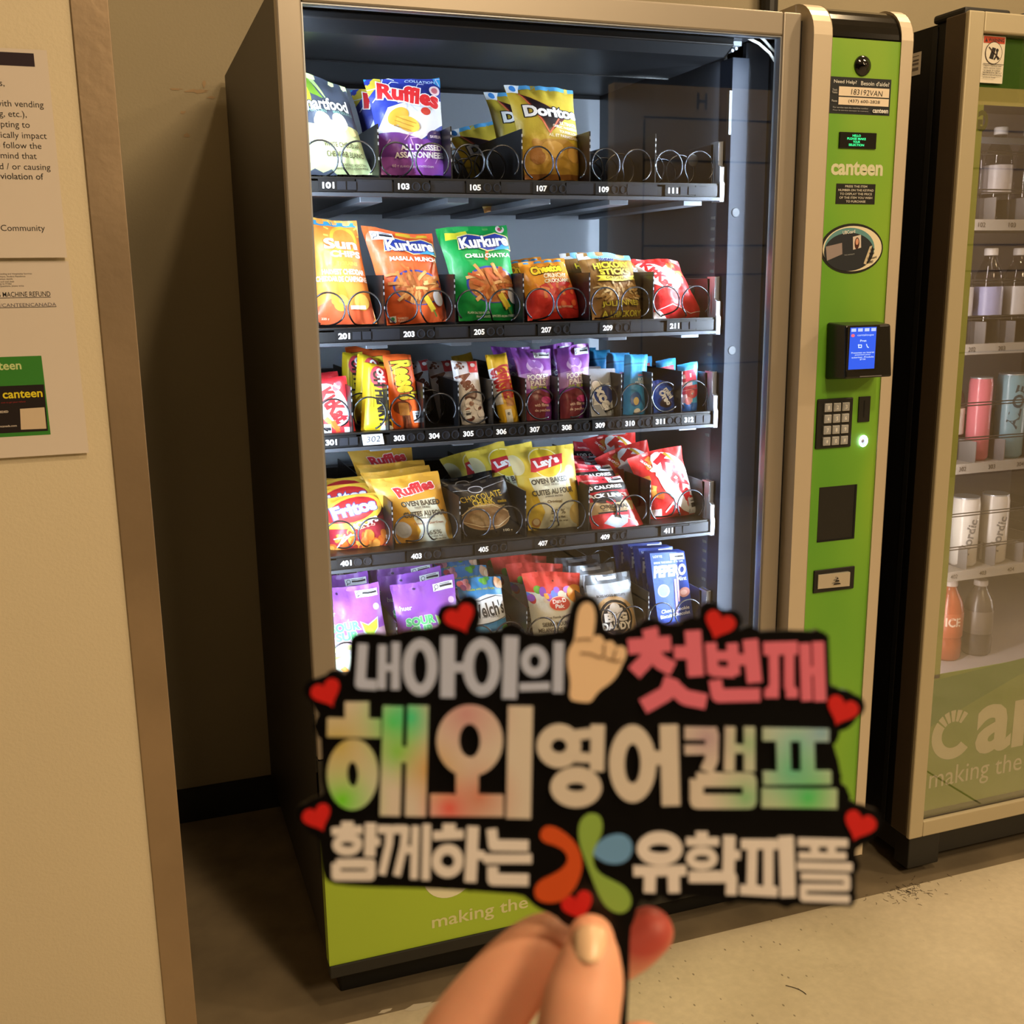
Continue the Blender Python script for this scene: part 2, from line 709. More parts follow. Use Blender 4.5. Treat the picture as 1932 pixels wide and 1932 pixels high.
# ------------------------------------------------------------------ paper notices on the left wall
PAPER = mat('paper', (212, 202, 194), rough=0.7)
INKB = ink((28, 24, 24))


def sheet(tr, br, width, y=-0.0815):
    """a sheet hanging on the wall with a faint curl at its foot; returns the mesh, and a placing function"""
    A, B = at(tr[0], tr[1], y), at(br[0], br[1], y)
    xr, z1, z0 = (A.x + B.x) / 2, A.z, B.z
    skew = B.x - A.x

    def P(s, t, lay=0):
        """s: metres left of the right edge, t: 0 foot .. 1 head"""
        curl = 0.006 * (1 - t) ** 3
        return (A.x + skew * (1 - t) - s, y - 0.0004 - curl - lay * 0.0002, z0 + (z1 - z0) * t)
    mb = MB()
    n = 14
    vs = [P(s, j / n) for j in range(n + 1) for s in (width, 0)]
    vs += [(x, yy + 0.0003, z) for x, yy, z in vs]
    k = 2 * (n + 1)
    fs = [(2 * j, 2 * j + 1, 2 * j + 3, 2 * j + 2) for j in range(n)] + [(k + 2 * j + 2, k + 2 * j + 3, k + 2 * j + 1, k + 2 * j) for j in range(n)]
    mb.add(vs, fs, PAPER)
    return mb, P, (z1 - z0), A, B


def sheet_print(mb, P, Hh, polys, col, lay):
    cut = []
    for p in polys:
        p = [(x, y / Hh) for x, y in p]
        lo, hi = min(q[1] for q in p), max(q[1] for q in p)
        for j in range(14):
            a, b = j / 14, (j + 1) / 14
            if hi <= a or lo >= b:
                continue
            c = clip_half(p, 1, a, False) if lo < a else p
            c = clip_half(c, 1, b, True) if hi > b and len(c) > 2 else c
            if len(c) > 2:
                cut.append(c)
    for p in cut:
        mb.add([P(-x, t, lay) for x, t in p], [tuple(range(len(p)))], col if isinstance(col, bpy.types.Material) else ink(col))


def line_right(mb, P, Hh, txt, xr, yc, h, col=(28, 24, 24), lay=1, bold=0.0, w=None):
    g = glyphs(txt, bold)
    x0, x1, y0, y1 = g[2]
    ref = 0.73
    s = h / ref
    w_ = w or (x1 - x0) * s
    hh = (y1 - y0) * s
    mid = (y0 + y1) / 2 - ref / 2
    sheet_print(mb, P, Hh, text_polys(txt, xr - w_ / 2, yc + mid * s, w_, hh, bold=bold), col, lay)


def px_on(u, v, A, B, Hh):
    q = at(u, v, -0.082)
    t = (q.z - B.z) / Hh
    return (q.x - (A.x + (B.x - A.x) * (1 - t)), t * Hh)


mb, P, Hh, A, B = sheet((88, 95), (127, 486), 0.216)
x, yv = px_on(63, 95, A, B, Hh)
x2, y2 = px_on(66, 126, A, B, Hh)
for s0, s1 in ((0.2, -x2),):
    sheet_print(mb, P, Hh, [[(-s0, yv - 0.004), (x2, yv - 0.004), (x2, y2), (-s0, y2)]], (34, 14, 30), 1)
for txt, u, v, bd in (('unwanted devices,', 8, 156, 0), ('tampering with vending', 82, 197, 0), ('machines (tipping, etc.),', 50, 215, 0), ('or attempting to', 56, 235, 0),
                      ('will physically impact', 88, 256, 0), ('service, so follow the', 78, 275, 0), ('rules and keep in mind that', 69, 294, 0),
                      ('breaking and / or causing', 95, 315, 0), ('damage is a violation of', 82, 333, 0), ('Residence Community', 85, 430, 0)):
    xr, yc = px_on(u, v, A, B, Hh)
    line_right(mb, P, Hh, txt, xr, yc, 0.0088, bold=0.0 if 'violation' not in txt else 0.006)
o = mb.build('paper_notice', origin=(A.x - 0.1, -0.082, (A.z + B.z) / 2))
tag(o, 'upper white paper notice about vending machines with dark header bar, taped on cream wall', 'notice')

mb, P, Hh, A, B = sheet((129, 493), (168, 853), 0.216)
for txt, u, v, h, bd in (('VENDING MACHINE REFUND', 95, 554, 0.0072, 0.004), ('ASSIST.COM/CANTEENCANADA', 106, 574, 0.0052, 0)):
    xr, yc = px_on(u, v, A, B, Hh)
    line_right(mb, P, Hh, txt, xr, yc, h, col=(28, 24, 24) if bd else (90, 84, 96), bold=bd, w=0.098 if bd else 0.118)
    sheet_print(mb, P, Hh, [[(xr - 0.12, yc - h * 0.75), (xr, yc - h * 0.75), (xr, yc - h * 0.75 + 0.0008), (xr - 0.12, yc - h * 0.75 + 0.0008)]], (40, 36, 38), 1)
for txt, u, v in (('Residence Vending and Hospitality Services', 60, 516), ('University Campus, Student Residence', 48, 521), ('Refund contact details', 24, 526), ('Phone and mail desk', 27, 531), ('Monday to Friday', 22, 535), ('Questions, please write', 45, 539)):
    xr, yc = px_on(u, v, A, B, Hh)
    line_right(mb, P, Hh, txt, xr, yc, 0.0024, col=(70, 64, 64))
xa, ya = px_on(78, 671, A, B, Hh)
xb, yb = px_on(96, 819, A, B, Hh)
_, ym = px_on(84, 725, A, B, Hh)
_, ym2 = px_on(92, 812, A, B, Hh)
sheet_print(mb, P, Hh, [[(-0.2, yb), (xb, yb), (xa, ya), (-0.2, ya)]], (52, 128, 44), 1)
sheet_print(mb, P, Hh, [[(-0.2, ym2), (xb - 0.003, ym2), (xa - 0.001, ym), (-0.2, ym)]], (26, 16, 18), 2)
xr, yc = px_on(40, 688, A, B, Hh)
line_right(mb, P, Hh, 'canteen', xr, yc, 0.0125, col=(196, 214, 150), lay=3, bold=0.02)
xr, yc = px_on(80, 740, A, B, Hh)
line_right(mb, P, Hh, 'canteen', xr, yc, 0.0125, col=(224, 208, 40), lay=3, bold=0.02)
xr, yc = px_on(48, 757, A, B, Hh)
line_right(mb, P, Hh, 'scan to get your refund', xr, yc, 0.0025, col=(150, 40, 40), lay=3)
xr, yc = px_on(16, 776, A, B, Hh)
line_right(mb, P, Hh, 'REFUND NEEDED', xr, yc, 0.0032, col=(210, 200, 190), lay=3, bold=0.02)
xr, yc = px_on(32, 802, A, B, Hh)
line_right(mb, P, Hh, 'www.canteencanada.com', xr, yc, 0.0032, col=(210, 200, 190), lay=3, bold=0.01)
# the pale square where the code is printed stays empty
q = [px_on(u, v, A, B, Hh) for u, v in ((40, 810), (88, 808), (84, 768), (38, 771))]
sheet_print(mb, P, Hh, [q], (206, 188, 164), 3)
o = mb.build('paper_notice', origin=(A.x - 0.1, -0.082, (A.z + B.z) / 2))
tag(o, 'lower white paper notice about refunds with a green and black printed card', 'notice')

# grey fluff gathered by the drinks machine's foot
random.seed(12)
du = MB()
FLUFF = mat('fluff', (70, 58, 44), rough=1.0)
for _ in range(90):
    r, t = random.gauss(0, 0.035), random.uniform(0, 6.28)
    x0_, y0_ = 1.30 + r * 1.6 * math.cos(t), -0.035 + r * math.sin(t) * 0.8
    an, ln = random.uniform(0, 6.28), random.uniform(0.004, 0.014)
    k_ = random.uniform(-1, 1)
    du.tube([(x0_ + ln * s_ * math.cos(an + k_ * s_), y0_ + ln * s_ * math.sin(an + k_ * s_), 0.0008 + 0.002 * s_ * (1 - s_)) for s_ in (0, .33, .66, 1)], 0.0004, FLUFF, n=4)
tag(du.build('dust_fluff', origin=(1.30, -0.035, 0)), 'grey dust fluff on the floor by the drinks machine foot', 'dust', kind='stuff')

# a loose thread and a dark fixture behind the machine
th = MB()
pts = []
for k in range(13):
    t = k / 12
    pts.append((0.855 + 0.021 * t + 0.006 * math.sin(t * 3.0), -0.217 - 0.037 * t, 0.0012))
th.tube(pts, 0.0007, mat('thread_dark', (52, 42, 32), rough=0.9), n=5)
tag(th.build('thread', origin=(0.865, -0.235, 0)), 'thin dark curled thread lying on the bare floor', 'thread')
# ------------------------------------------------------------------ the snack vending machine
BODY = mat('cabinet_black', (36, 31, 27), rough=0.45, spec=0.3)
INNER = mat('inner_grey', (24, 25, 29), rough=0.38, spec=0.5)
BACKP = mat('inner_back', (206, 212, 224), rough=0.55)
TRAYB = mat('tray_black', (13, 13, 15), rough=0.42, spec=0.3)
ZINC = mat('zinc_steel', (170, 176, 186), rough=0.38, metal=0.7)
POSTM = mat('post_grey', (22, 27, 38), rough=0.6, spec=0.15)
SILVER = mat('door_silver', (160, 152, 142), rough=0.42, metal=0.55)
SILVERL = mat('rail_silver', (206, 194, 176), rough=0.42, metal=0.35)
BLACKG = mat('gloss_black', (12, 12, 12), rough=0.12, coat=0.4)
BLACKM = mat('matt_black', (18, 18, 18), rough=0.5)
WIRE = mat('coil_wire', (74, 76, 82), rough=0.25, metal=0.9)
PLAST = mat('tag_plastic', (12, 12, 14), rough=0.4, spec=0.3)
SLUG = mat('price_slug', (30, 31, 36), rough=0.35, spec=0.3)
WHITE = ink((235, 238, 240))
GLASS = glass_mat('clear_glass', (0.985, 0.99, 0.99), 1.0)
LED = mat('led_tube', (255, 255, 255), emit=(214, 230, 255), es=2.0)


def green_material(name, c0, c1, c2, scale):
    m = bpy.data.materials.new(name)
    m.use_nodes = True
    nt = m.node_tree
    b = nt.nodes['Principled BSDF']
    tc = nt.nodes.new('ShaderNodeTexCoord')
    mp = nt.nodes.new('ShaderNodeMapping')
    mp.inputs['Scale'].default_value = scale
    n = nt.nodes.new('ShaderNodeTexNoise')
    n.inputs['Scale'].default_value = 1.0
    n.inputs['Detail'].default_value = 1.5
    r = nt.nodes.new('ShaderNodeValToRGB')
    r.color_ramp.elements[0].position, r.color_ramp.elements[1].position = 0.32, 0.68
    r.color_ramp.elements[0].color, r.color_ramp.elements[1].color = lin(c0), lin(c2)
    e = r.color_ramp.elements.new(0.5)
    e.color = lin(c1)
    nt.links.new(tc.outputs['Object'], mp.inputs[0])
    nt.links.new(mp.outputs[0], n.inputs['Vector'])
    nt.links.new(n.outputs['Fac'], r.inputs['Fac'])
    nt.links.new(r.outputs[0], b.inputs['Base Color'])
    b.inputs['Roughness'].default_value = 0.42
    MATS[name] = m
    return m


GREEN = green_material('green_print', (84, 154, 44), (112, 172, 50), (142, 184, 54), (5, 5, 1.7))
LIME = mat('lime_print', (160, 190, 54), rough=0.45, var=0.05, vscale=2)

VM = empty('snack_vending_machine', (0.585, 0.43, 0.0))
tag(VM, 'tall snack vending machine with lit glass front, silver door frame and green keypad column', 'vending machine')

WD = 1.173
cab = MB()
cab.box(0.004, 0.02, 0.035, 0.868, 0.1, 1.825, BODY)
cab.box(1.15, 1.168, 0.035, 0.868, 0.1, 1.825, BODY)
cab.box(0.02, 1.15, 0.85, 0.868, 0.1, 1.825, BODY)
cab.box(0.02, 1.15, 0.035, 0.85, 1.81, 1.825, BODY)
cab.box(0.02, 1.15, 0.035, 0.85, 0.1, 0.115, BODY)
cab.build('cabinet', VM, bevel=0.002)
pl = MB().box(0.03, 1.15, 0.076, 0.84, 0.0, 0.1, BLACKM)
pl.build('plinth', VM, bevel=0.003)
inn = MB()
inn.box(0.02, 0.028, 0.10, 0.74, 0.5, 1.80, INNER)
zt_ = at(900, 178, 0.735).z
inn.box(0.028, 0.885, 0.735, 0.745, 0.5, zt_, BACKP)
inn.box(0.028, 0.885, 0.737, 0.745, zt_, 1.80, INNER)
inn.box(0.877, 0.885, 0.155, 0.735, 0.5, 1.80, INNER)
inn.box(0.028, 0.885, 0.06, 0.735, 1.795, 1.805, INNER)
inn.box(0.028, 0.885, 0.10, 0.735, 0.49, 0.50, INNER)
SLOT = mat('slot_dark', (4, 4, 4), rough=0.9)
for k in range(40):
    z = 0.70 + k * 0.021
    if k % 8 in (6, 7):
        continue
    inn.box(0.8765, 0.877, 0.172, 0.188, z, z + 0.006, SLOT)
inn.build('interior_liner', VM)
# upper lamp housing
hs = MB()
hs.prism([(0.05, 1.79), (0.05, 1.779), (0.075, 1.762), (0.30, 1.762), (0.30, 1.79)], 0.03, 0.833, mat('housing_dark', (18, 19, 22), rough=0.35), axis=0)
hs.build('lamp_housing', VM, bevel=0.002)
# vertical post beside the trays, with its cover panel
x0, x1 = at(1374, 400, 0.105).x, at(1405, 400, 0.105).x
po = MB().box(x0, x1, 0.105, 0.15, 0.5, 1.77, POSTM)
for (u, v) in ((1388, 401), (1381, 661)):
    q = at(u, v, 0.105)
    po.lathe([(0.0001, 0.0016), (0.0085, 0.0014), (0.0098, 0)], (q.x, 0.105, q.z), mat('plug_grey', (44, 47, 53), rough=0.5, spec=0.2), n=20, axis='y')
po.build('side_post', VM, bevel=0.0015)
sl = MB().box(x0 - 0.006, x0, 0.103, 0.112, 1.63, 1.71, BLACKM)
sl.build('latch_strip', VM)
cv = MB().box(x1, 1.0, 0.118, 0.13, 0.5, 1.80, mat('cover_panel', (62, 66, 74), rough=0.22))
cv.box(0.955, 0.965, 0.03, 0.118, 0.5, 1.80, mat('door_pillar_dark', (26, 28, 32), rough=0.3))
cv.box(0.946, 0.9545, 0.012, 0.036, 0.28, 1.82, BLACKM)  # black filler added to stop lamp light leaking between frame and column
cv.build('cover_panel', VM)
lb = MB()
q = at(1376, 78, 0.10)
lb.box(q.x - 0.012, q.x + 0.012, 0.09, 0.12, q.z - 0.004, q.z + 0.022, BLACKM)
lb.box(q.x - 0.010, q.x + 0.018, 0.085, 0.10, q.z - 0.010, q.z - 0.002, ZINC)
for dx, dz in ((-0.012, -0.018), (-0.004, -0.02), (0.004, -0.016), (-0.006, 0.016), (0.018, 0.012)):
    lb.tube([(q.x + dx, 0.094, q.z + dz), (q.x + dx, 0.08, q.z + dz)], 0.0032, ZINC, n=8)
lb.build('lock_bracket', VM)
for pts in (((1398, 58), (1412, 72), (1432, 82), (1452, 100), (1464, 118)), ((1427, 62), (1442, 76), (1456, 92), (1471, 104))):
    c_ = MB()
    P3 = [at(u, v, 0.07) for u, v in pts]
    fine = []
    for i in range(len(P3) - 1):
        for t in (0, 0.33, 0.66):
            fine.append(P3[i].lerp(P3[i + 1], t))
    fine.append(P3[-1])
    c_.tube(fine, 0.0028, mat('cable_white', (214, 214, 208), rough=0.5), n=8)
    c_.build('cable', VM, smooth=True)
# lamps: slim tubes behind the door stiles
for xx in (0.021, 0.947):
    l_ = MB()
    l_.box(xx - 0.005, xx + 0.005, 0.034, 0.044, 0.52, 1.76, LED)
    l_.build('led_strip', VM)
# door frame, one extrusion with mitred corners
fr = MB()
fr.box(0.0, 0.0395, 0.0, 0.024, 0.53, 1.83, SILVER)
fr.box(0.907, 0.9455, 0.0, 0.024, 0.53, 1.83, SILVER)
fr.box(0.0395, 0.907, 0.0, 0.034, 1.7895, 1.83, SILVER)
fr.box(0.0395, 0.907, 0.0, 0.034, 0.53, 0.57, SILVER)
fr.build('door_frame', VM, bevel=0.0035, seg=3)
gk = MB()
for a in ((0.0395, 0.0415, 0.57, 1.7895), (0.905, 0.907, 0.57, 1.7895)):
    gk.box(a[0], a[1], 0.004, 0.023, a[2], a[3], ZINC)
gk.box(0.0415, 0.905, 0.004, 0.023, 1.7875, 1.7895, ZINC)
gk.build('glazing_bead', VM)
gp = MB().box(0.036, 0.91, 0.014, 0.018, 0.56, 1.795, GLASS)
gp.build('glass_pane', VM)
hinge = MB().tube([(0.004, 0.02, 0.5), (0.004, 0.02, 0.61)], 0.006, BLACKM, n=10)
hinge.build('hinge', VM)
# delivery section below the window
dl = MB()
dl.box(0.0, 0.9455, 0.004, 0.034, 0.40, 0.53, BLACKG)
dl.box(0.16, 0.79, -0.004, 0.004, 0.41, 0.52, BLACKM)
dl.build('delivery_door', VM, bevel=0.003)
fp = MB().box(0.16 + 0.02, 0.79 - 0.02, -0.010, -0.004, 0.42, 0.51, BLACKG)
fp.build('delivery_flap', VM, bevel=0.003)
# lime lower panel with the printed lettering
lp = MB()
lp.box(0.0, 0.9455, 0.0, 0.03, 0.115, 0.40, LIME)
a, b = at(815, 1750, 0), at(996, 1712, 0)
zb = 0.1425
for p in text_polys('making the', (a.x + b.x) / 2, 0.1565, b.x - a.x, 0.0355, bold=0.012):
    lp.add([(x, -0.0006, z) for x, z in p], [tuple(range(len(p)))], ink((208, 210, 160)))


def logo_c(mb, cx, cz, r, w, y, m):
    """round letter c whose upper arm is split into rays"""
    def arc(a0, a1, r0, r1, n=16):
        pts = [(cx + r1 * math.cos(math.radians(a0 + (a1 - a0) * k / n)), cz + r1 * math.sin(math.radians(a0 + (a1 - a0) * k / n))) for k in range(n + 1)]
        pts += [(cx + r0 * math.cos(math.radians(a1 + (a0 - a1) * k / n)), cz + r0 * math.sin(math.radians(a1 + (a0 - a1) * k / n))) for k in range(n + 1)]
        for t in poly_tris(pts):
            mb.add([(x, y, z) for x, z in t], [(0, 1, 2)], m)
    arc(142, 320, r - w, r)
    for k in range(5):
        arc(50 + k * 18.4, 50 + k * 18.4 + 13.5, r - w, r, 3)


q0 = at(848, 1695, 0)
logo_c(lp, q0.x, 0.2565, 0.051, 0.022, -0.0006, ink((226, 226, 200)))
for p in text_polys('anteen', q0.x + 0.32, 0.2675, 0.50, 0.125, bold=0.03):
    lp.add([(x, -0.0006, z) for x, z in p], [tuple(range(len(p)))], ink((226, 226, 200)))
lp.build('lower_panel', VM)
MB().box(0.0, 1.173, -0.004, 0.034, 0.09, 0.115, BLACKM).build('bottom_trim', VM, bevel=0.002)

# ---- control column
YC = -0.027
prof = [(0.10, 0.115), (YC, 0.115), (YC, 1.79)]
for k in range(1, 9):
    a = math.radians(90 * k / 8)
    prof.append((YC + 0.062 * (1 - math.cos(a)), 1.79 + 0.062 * math.sin(a)))
prof += [(0.10, 1.852)]
inset = [(y + 0.003 if y < 0.09 else y, z - (0.003 if z > 1.8 else 0)) for y, z in prof]
for xa, xb in ((0.955, 0.9935), (1.1475, 1.173)):
    r_ = MB()
    r_.prism(prof, xa, xb, SILVERL, axis=0)
    r_.build('column_rail', VM, bevel=0.003, seg=3)
cap = [(0.10, 1.80)] + [p for p in inset if p[1] >= 1.785][0:]
cap = [(0.10, 1.787), (YC + 0.003, 1.787)] + [p for p in inset if p[1] > 1.789]
MB().prism(cap, 0.9935, 1.1475, BLACKG, axis=0).build('column_cap', VM)
gp_ = MB().box(0.9935, 1.1475, YC + 0.003, 0.06, 0.115, 1.787, GREEN)
xa, xb = at(1569, 328, YC).x, at(1667, 326, YC).x
for p in text_polys('canteen', (xa + xb) / 2, 1.5605, xb - xa, 0.026, bold=0.035):
    gp_.add([(x, YC + 0.0026, z) for x, z in p], [tuple(range(len(p)))], ink((214, 216, 186)))
gp_.build('green_panel', VM)
# loudspeaker-like round dome
dm = MB().lathe([(0.0001, 0.010), (0.008, 0.0095), (0.0085, 0.007), (0.014, 0.006), (0.0175, 0.003), (0.0185, 0.0)], (1.064, YC + 0.003, 1.7415), BLACKG, n=28, axis='y')
dm.build('lens_dome', VM, smooth=True)


def plate(name, x0, x1, z0, z1, y, th, m, art=(), rounding=0.002, mk=ink, parent=VM):
    b = MB().box(x0, x1, y - th, y, z0, z1, m)
    flat_art(b, art, x0, x1, z0, z1, y - th, mk)
    return b.build(name, parent, bevel=rounding if rounding else 0)


Yp = YC + 0.003
HAND = (30, 26, 24)
plate('help_sticker', 0.9955, 1.1305, 1.6565, 1.7205, Yp, 0.0006, ink((28, 34, 42)), [
    T('Need Help?', 0.24, 0.86, 0.37, 0.12, (220, 222, 224), bold=0.012), T("Besoin d'aide?", 0.73, 0.86, 0.47, 0.12, (220, 222, 224), bold=0.012),
    R_(0.14, 0.49, 0.97, 0.74, (236, 222, 204)), R_(0.14, 0.245, 0.97, 0.455, (236, 222, 204)),
    T('183192VAN', 0.60, 0.60, 0.52, 0.15, HAND, rot=-1, sh=0.1, bold=-0.005), T('(437) 600-2828', 0.56, 0.345, 0.52, 0.11, HAND, bold=0.0),
    T('Text:', 0.07, 0.64, 0.08, 0.06, (170, 172, 176)), T('Texto:', 0.07, 0.57, 0.09, 0.06, (170, 172, 176)), T('Phone:', 0.07, 0.34, 0.09, 0.06, (170, 172, 176)),
    T('For service text the machine number', 0.34, 0.165, 0.58, 0.045, (150, 154, 160)), T('Pour le service envoyer le numero', 0.34, 0.085, 0.58, 0.045, (150, 154, 160)),
    T('canteen', 0.83, 0.115, 0.26, 0.12, (230, 232, 234), bold=0.03)], rounding=0)
plate('display_screen', 1.02, 1.103, 1.5955, 1.6245, Yp, 0.003, mat('display_black', (12, 14, 20), rough=0.15), [
    T('HELLO', 0.45, 0.79, 0.22, 0.14, glow((60, 255, 150), 1.6), bold=0.012), T('PLEASE MAKE', 0.45, 0.60, 0.5, 0.14, glow((60, 255, 150), 1.6), bold=0.012),
    T('YOUR', 0.45, 0.41, 0.19, 0.14, glow((60, 255, 150), 1.6), bold=0.012), T('SELECTION', 0.45, 0.22, 0.41, 0.14, glow((60, 255, 150), 1.6), bold=0.012)], rounding=0.001)
plate('instruction_label', 1.02, 1.1085, 1.4955, 1.5325, Yp, 0.0006, ink((20, 20, 20)), [
    T('PRESS THE ITEM', 0.5, 0.87, 0.56, 0.11, (214, 212, 204), bold=0.012), T('NUMBER ON THE KEYPAD', 0.5, 0.685, 0.9, 0.11, (214, 212, 204), bold=0.012),
    T('TO DISPLAY THE PRICE', 0.5, 0.5, 0.82, 0.11, (214, 212, 204), bold=0.012), T('OF THE ITEM YOU WISH', 0.5, 0.315, 0.84, 0.11, (214, 212, 204), bold=0.012),
    T('TO PURCHASE', 0.5, 0.13, 0.5, 0.11, (214, 212, 204), bold=0.012)], rounding=0)
# oval card sticker
ov = MB()
OX, OZ, OA, OB = 1.0625, 1.4135, 0.0715, 0.0468


def oval(u0, v0, a, b, n=40):
    return [(OX + u0 + a * math.cos(2 * math.pi * k / n), OZ + v0 + b * math.sin(2 * math.pi * k / n)) for k in range(n)]


ov.prism(oval(0, 0, OA, OB), Yp - 0.0008, Yp, ink((26, 28, 26)), axis=1)


def ovp(pts, lay, col):
    for t in poly_tris(pts):
        ov.add([(x, Yp - 0.001 - 0.00015 * lay, z) for x, z in t], [(0, 1, 2)], col if isinstance(col, bpy.types.Material) else ink(col))


ovp(oval(0.001, 0, OA * 0.94, OB * 0.9), 1, (232, 224, 200))
ovp(oval(-0.006, 0.0, OA * 0.80, OB * 0.83), 2, (96, 150, 158))
ovp(oval(-0.007, -0.006, OA * 0.79, OB * 0.76), 3, (36, 42, 52))
ovp([(OX + a, OZ + b) for a, b in ((0.028, -0.028), (0.040, 0.004), (0.046, 0.006), (0.034, -0.030))], 4, (208, 196, 170))
ovp([(OX + a, OZ + b) for a, b in ((-0.060, 0.004), (-0.024, 0.011), (-0.022, -0.010), (-0.056, -0.022))], 4, (150, 138, 140))
ovp([(OX + a, OZ + b) for a, b in ((0.000, 0.022), (0.018, 0.026), (0.020, 0.002), (0.002, -0.002))], 4, (216, 206, 200))
ovp([(OX + 0.010 + 0.0055 * math.cos(t), OZ + 0.010 + 0.011 * math.sin(t)) for t in [k * math.pi / 9 for k in range(18)]], 5, (70, 34, 28))
ovp([(OX + 0.010 + 0.0034 * math.cos(t), OZ + 0.013 + 0.006 * math.sin(t)) for t in [k * math.pi / 9 for k in range(18)]], 6, (216, 160, 136))
for txt, cx, cz, w, h, col, rot in (('UBCcard', -0.010, 0.031, 0.028, 0.0065, (230, 232, 232), 6), ('Use', 0.046, -0.001, 0.010, 0.004, (30, 30, 30), 8), ('Your', 0.045, -0.009, 0.013, 0.0045, (30, 30, 30), 8),
                                    ('UBCcard', 0.046, -0.017, 0.021, 0.0045, (30, 30, 30), 8), ('HERE!', 0.042, -0.025, 0.015, 0.0045, (30, 30, 30), 8),
                                    ('THE UNIVERSITY', -0.006, -0.011, 0.024, 0.0022, (150, 156, 164), 5)):
    for p in text_polys(txt, OX + cx, OZ + cz, w, h, rot=rot, bold=0.02):
        ov.add([(x, Yp - 0.0022, z) for x, z in p], [tuple(range(len(p)))], ink(col))
ov.build('card_sticker', VM)
# contactless card reader: a wedge with a lit screen
RY = -0.085
cr = MB()
cr.hexa([(1.018, RY, 1.172), (1.125, RY, 1.172), (1.118, RY + 0.004, 1.272), (1.016, RY + 0.004, 1.272)], [(1.016, Yp, 1.166), (1.138, Yp, 1.170), (1.133, Yp, 1.275), (1.014, Yp, 1.276)], mat('reader_black', (16, 16, 17), rough=0.28))
rd = cr.build('card_reader', VM, bevel=0.004, seg=3)
BLUE = glow((40, 96, 245), 0.95)
c0, c1 = at(1602, 618, RY + 0.003), at(1648, 695, RY + 0.001)
sc = MB().box(c0.x - 0.003, c1.x + 0.008, RY - 0.0006, RY + 0.003, c1.z - 0.003, c0.z + 0.003, BLACKG)
scx0, scx1, scz0, scz1 = c0.x, c1.x, c1.z, c0.z
flat_art(sc, [R_(0, 0, 1, 1, BLUE)] + [R_(0.04 + 0.25 * k, 0.90, 0.22 + 0.25 * k, 0.975, glow((200, 214, 255), 1.0)) for k in range(4)] +
         [E_(0.10, 0.81, 0.07, 0.05, glow((255, 110, 130), 1.0)), T('cantaloupe', 0.58, 0.81, 0.62, 0.06, glow((210, 226, 255), 1.2), bold=0.0), T('Pret', 0.5, 0.68, 0.24, 0.05, glow((210, 226, 255), 1.2)),
          L_([(0.30, 0.58), (0.44, 0.58), (0.44, 0.52), (0.33, 0.52), (0.33, 0.60)], 0.03, glow((210, 226, 255), 1.2)), L_([(0.62, 0.60), (0.66, 0.53), (0.72, 0.51)], 0.03, glow((210, 226, 255), 1.2)),
          T('Presentez ou inserez', 0.5, 0.40, 0.88, 0.04, glow((210, 226, 255), 1.0)), T('paiement pour', 0.5, 0.345, 0.6, 0.04, glow((210, 226, 255), 1.0)),
          T('autoriser. Produits', 0.5, 0.29, 0.85, 0.04, glow((210, 226, 255), 1.0)), T('$7.00', 0.5, 0.235, 0.22, 0.04, glow((210, 226, 255), 1.0))],
         scx0, scx1, scz0, scz1, RY - 0.0006)
sc.build('screen', rd)
MB().box(1.05, 1.10, RY - 0.0012, RY, 1.1745, 1.176, mat('reader_line', (120, 120, 124), rough=0.4)).build('indicator_bar', rd)
# keypad with twelve keys
kp = plate('keypad', 1.0, 1.083, 1.030, 1.1285, Yp, 0.004, BLACKM, rounding=0.002)
KEY = mat('key_silver', (186, 188, 190), rough=0.35, metal=0.3)
for i, ch in enumerate('123456789*0#'):
    cx, cz = 1.0225 + 0.0205 * (i % 3), 1.1115 - 0.0222 * (i // 3)
    kb = MB().box(cx - 0.0082, cx + 0.0082, Yp - 0.008, Yp - 0.004, cz - 0.0082, cz + 0.0082, KEY)
    kb.box(cx - 0.0062, cx + 0.0062, Yp - 0.0088, Yp - 0.008, cz - 0.0066, cz + 0.0066, mat('key_face', (160, 164, 172), rough=0.4))
    for p in text_polys(ch, cx, cz, 0.0042 if ch != '1' else 0.002, 0.0075, bold=0.02):
        kb.add([(x, Yp - 0.0092, z) for x, z in p], [tuple(range(len(p)))], ink((238, 238, 236)))
    kb.build('key', kp, bevel=0.001)
MB().box(1.0975, 1.1245, Yp - 0.003, Yp, 1.078, 1.1285, BLACKM).box(1.1085, 1.1115, Yp - 0.0033, Yp - 0.003, 1.087, 1.121, SLOT).build('coin_slot', VM, bevel=0.0015)
rb = MB()
ring = [(1.1125 + 0.0082 * math.cos(t), Yp - 0.0035, 1.0395 + 0.0098 * math.sin(t)) for t in [k * math.pi / 14 for k in range(29)]]
rb.tube(ring, 0.0021, glow((225, 232, 255), 5.0), n=8, caps=False)
rb.lathe([(0.0001, 0.003), (0.006, 0.003), (0.0065, 0)], (1.1125, Yp, 1.0395), ZINC, n=18, axis='y')
rb.build('lit_button', VM, smooth=True)
bv = MB().box(1.016, 1.1055, Yp - 0.0006, Yp, 0.839, 0.9515, BLACKM)
bv.box(1.101, 1.1055, Yp - 0.0014, Yp - 0.0006, 0.839, 0.9515, SLOT).box(1.016, 1.101, Yp - 0.0014, Yp - 0.0006, 0.839, 0.8425, SLOT)
bv.build('blank_cover', VM)
cr_ = MB().box(1.0115, 1.11, Yp - 0.004, Yp, 0.733, 0.781, BLACKM)
cr_ = cr_.build('coin_return', VM, bevel=0.004, seg=3)
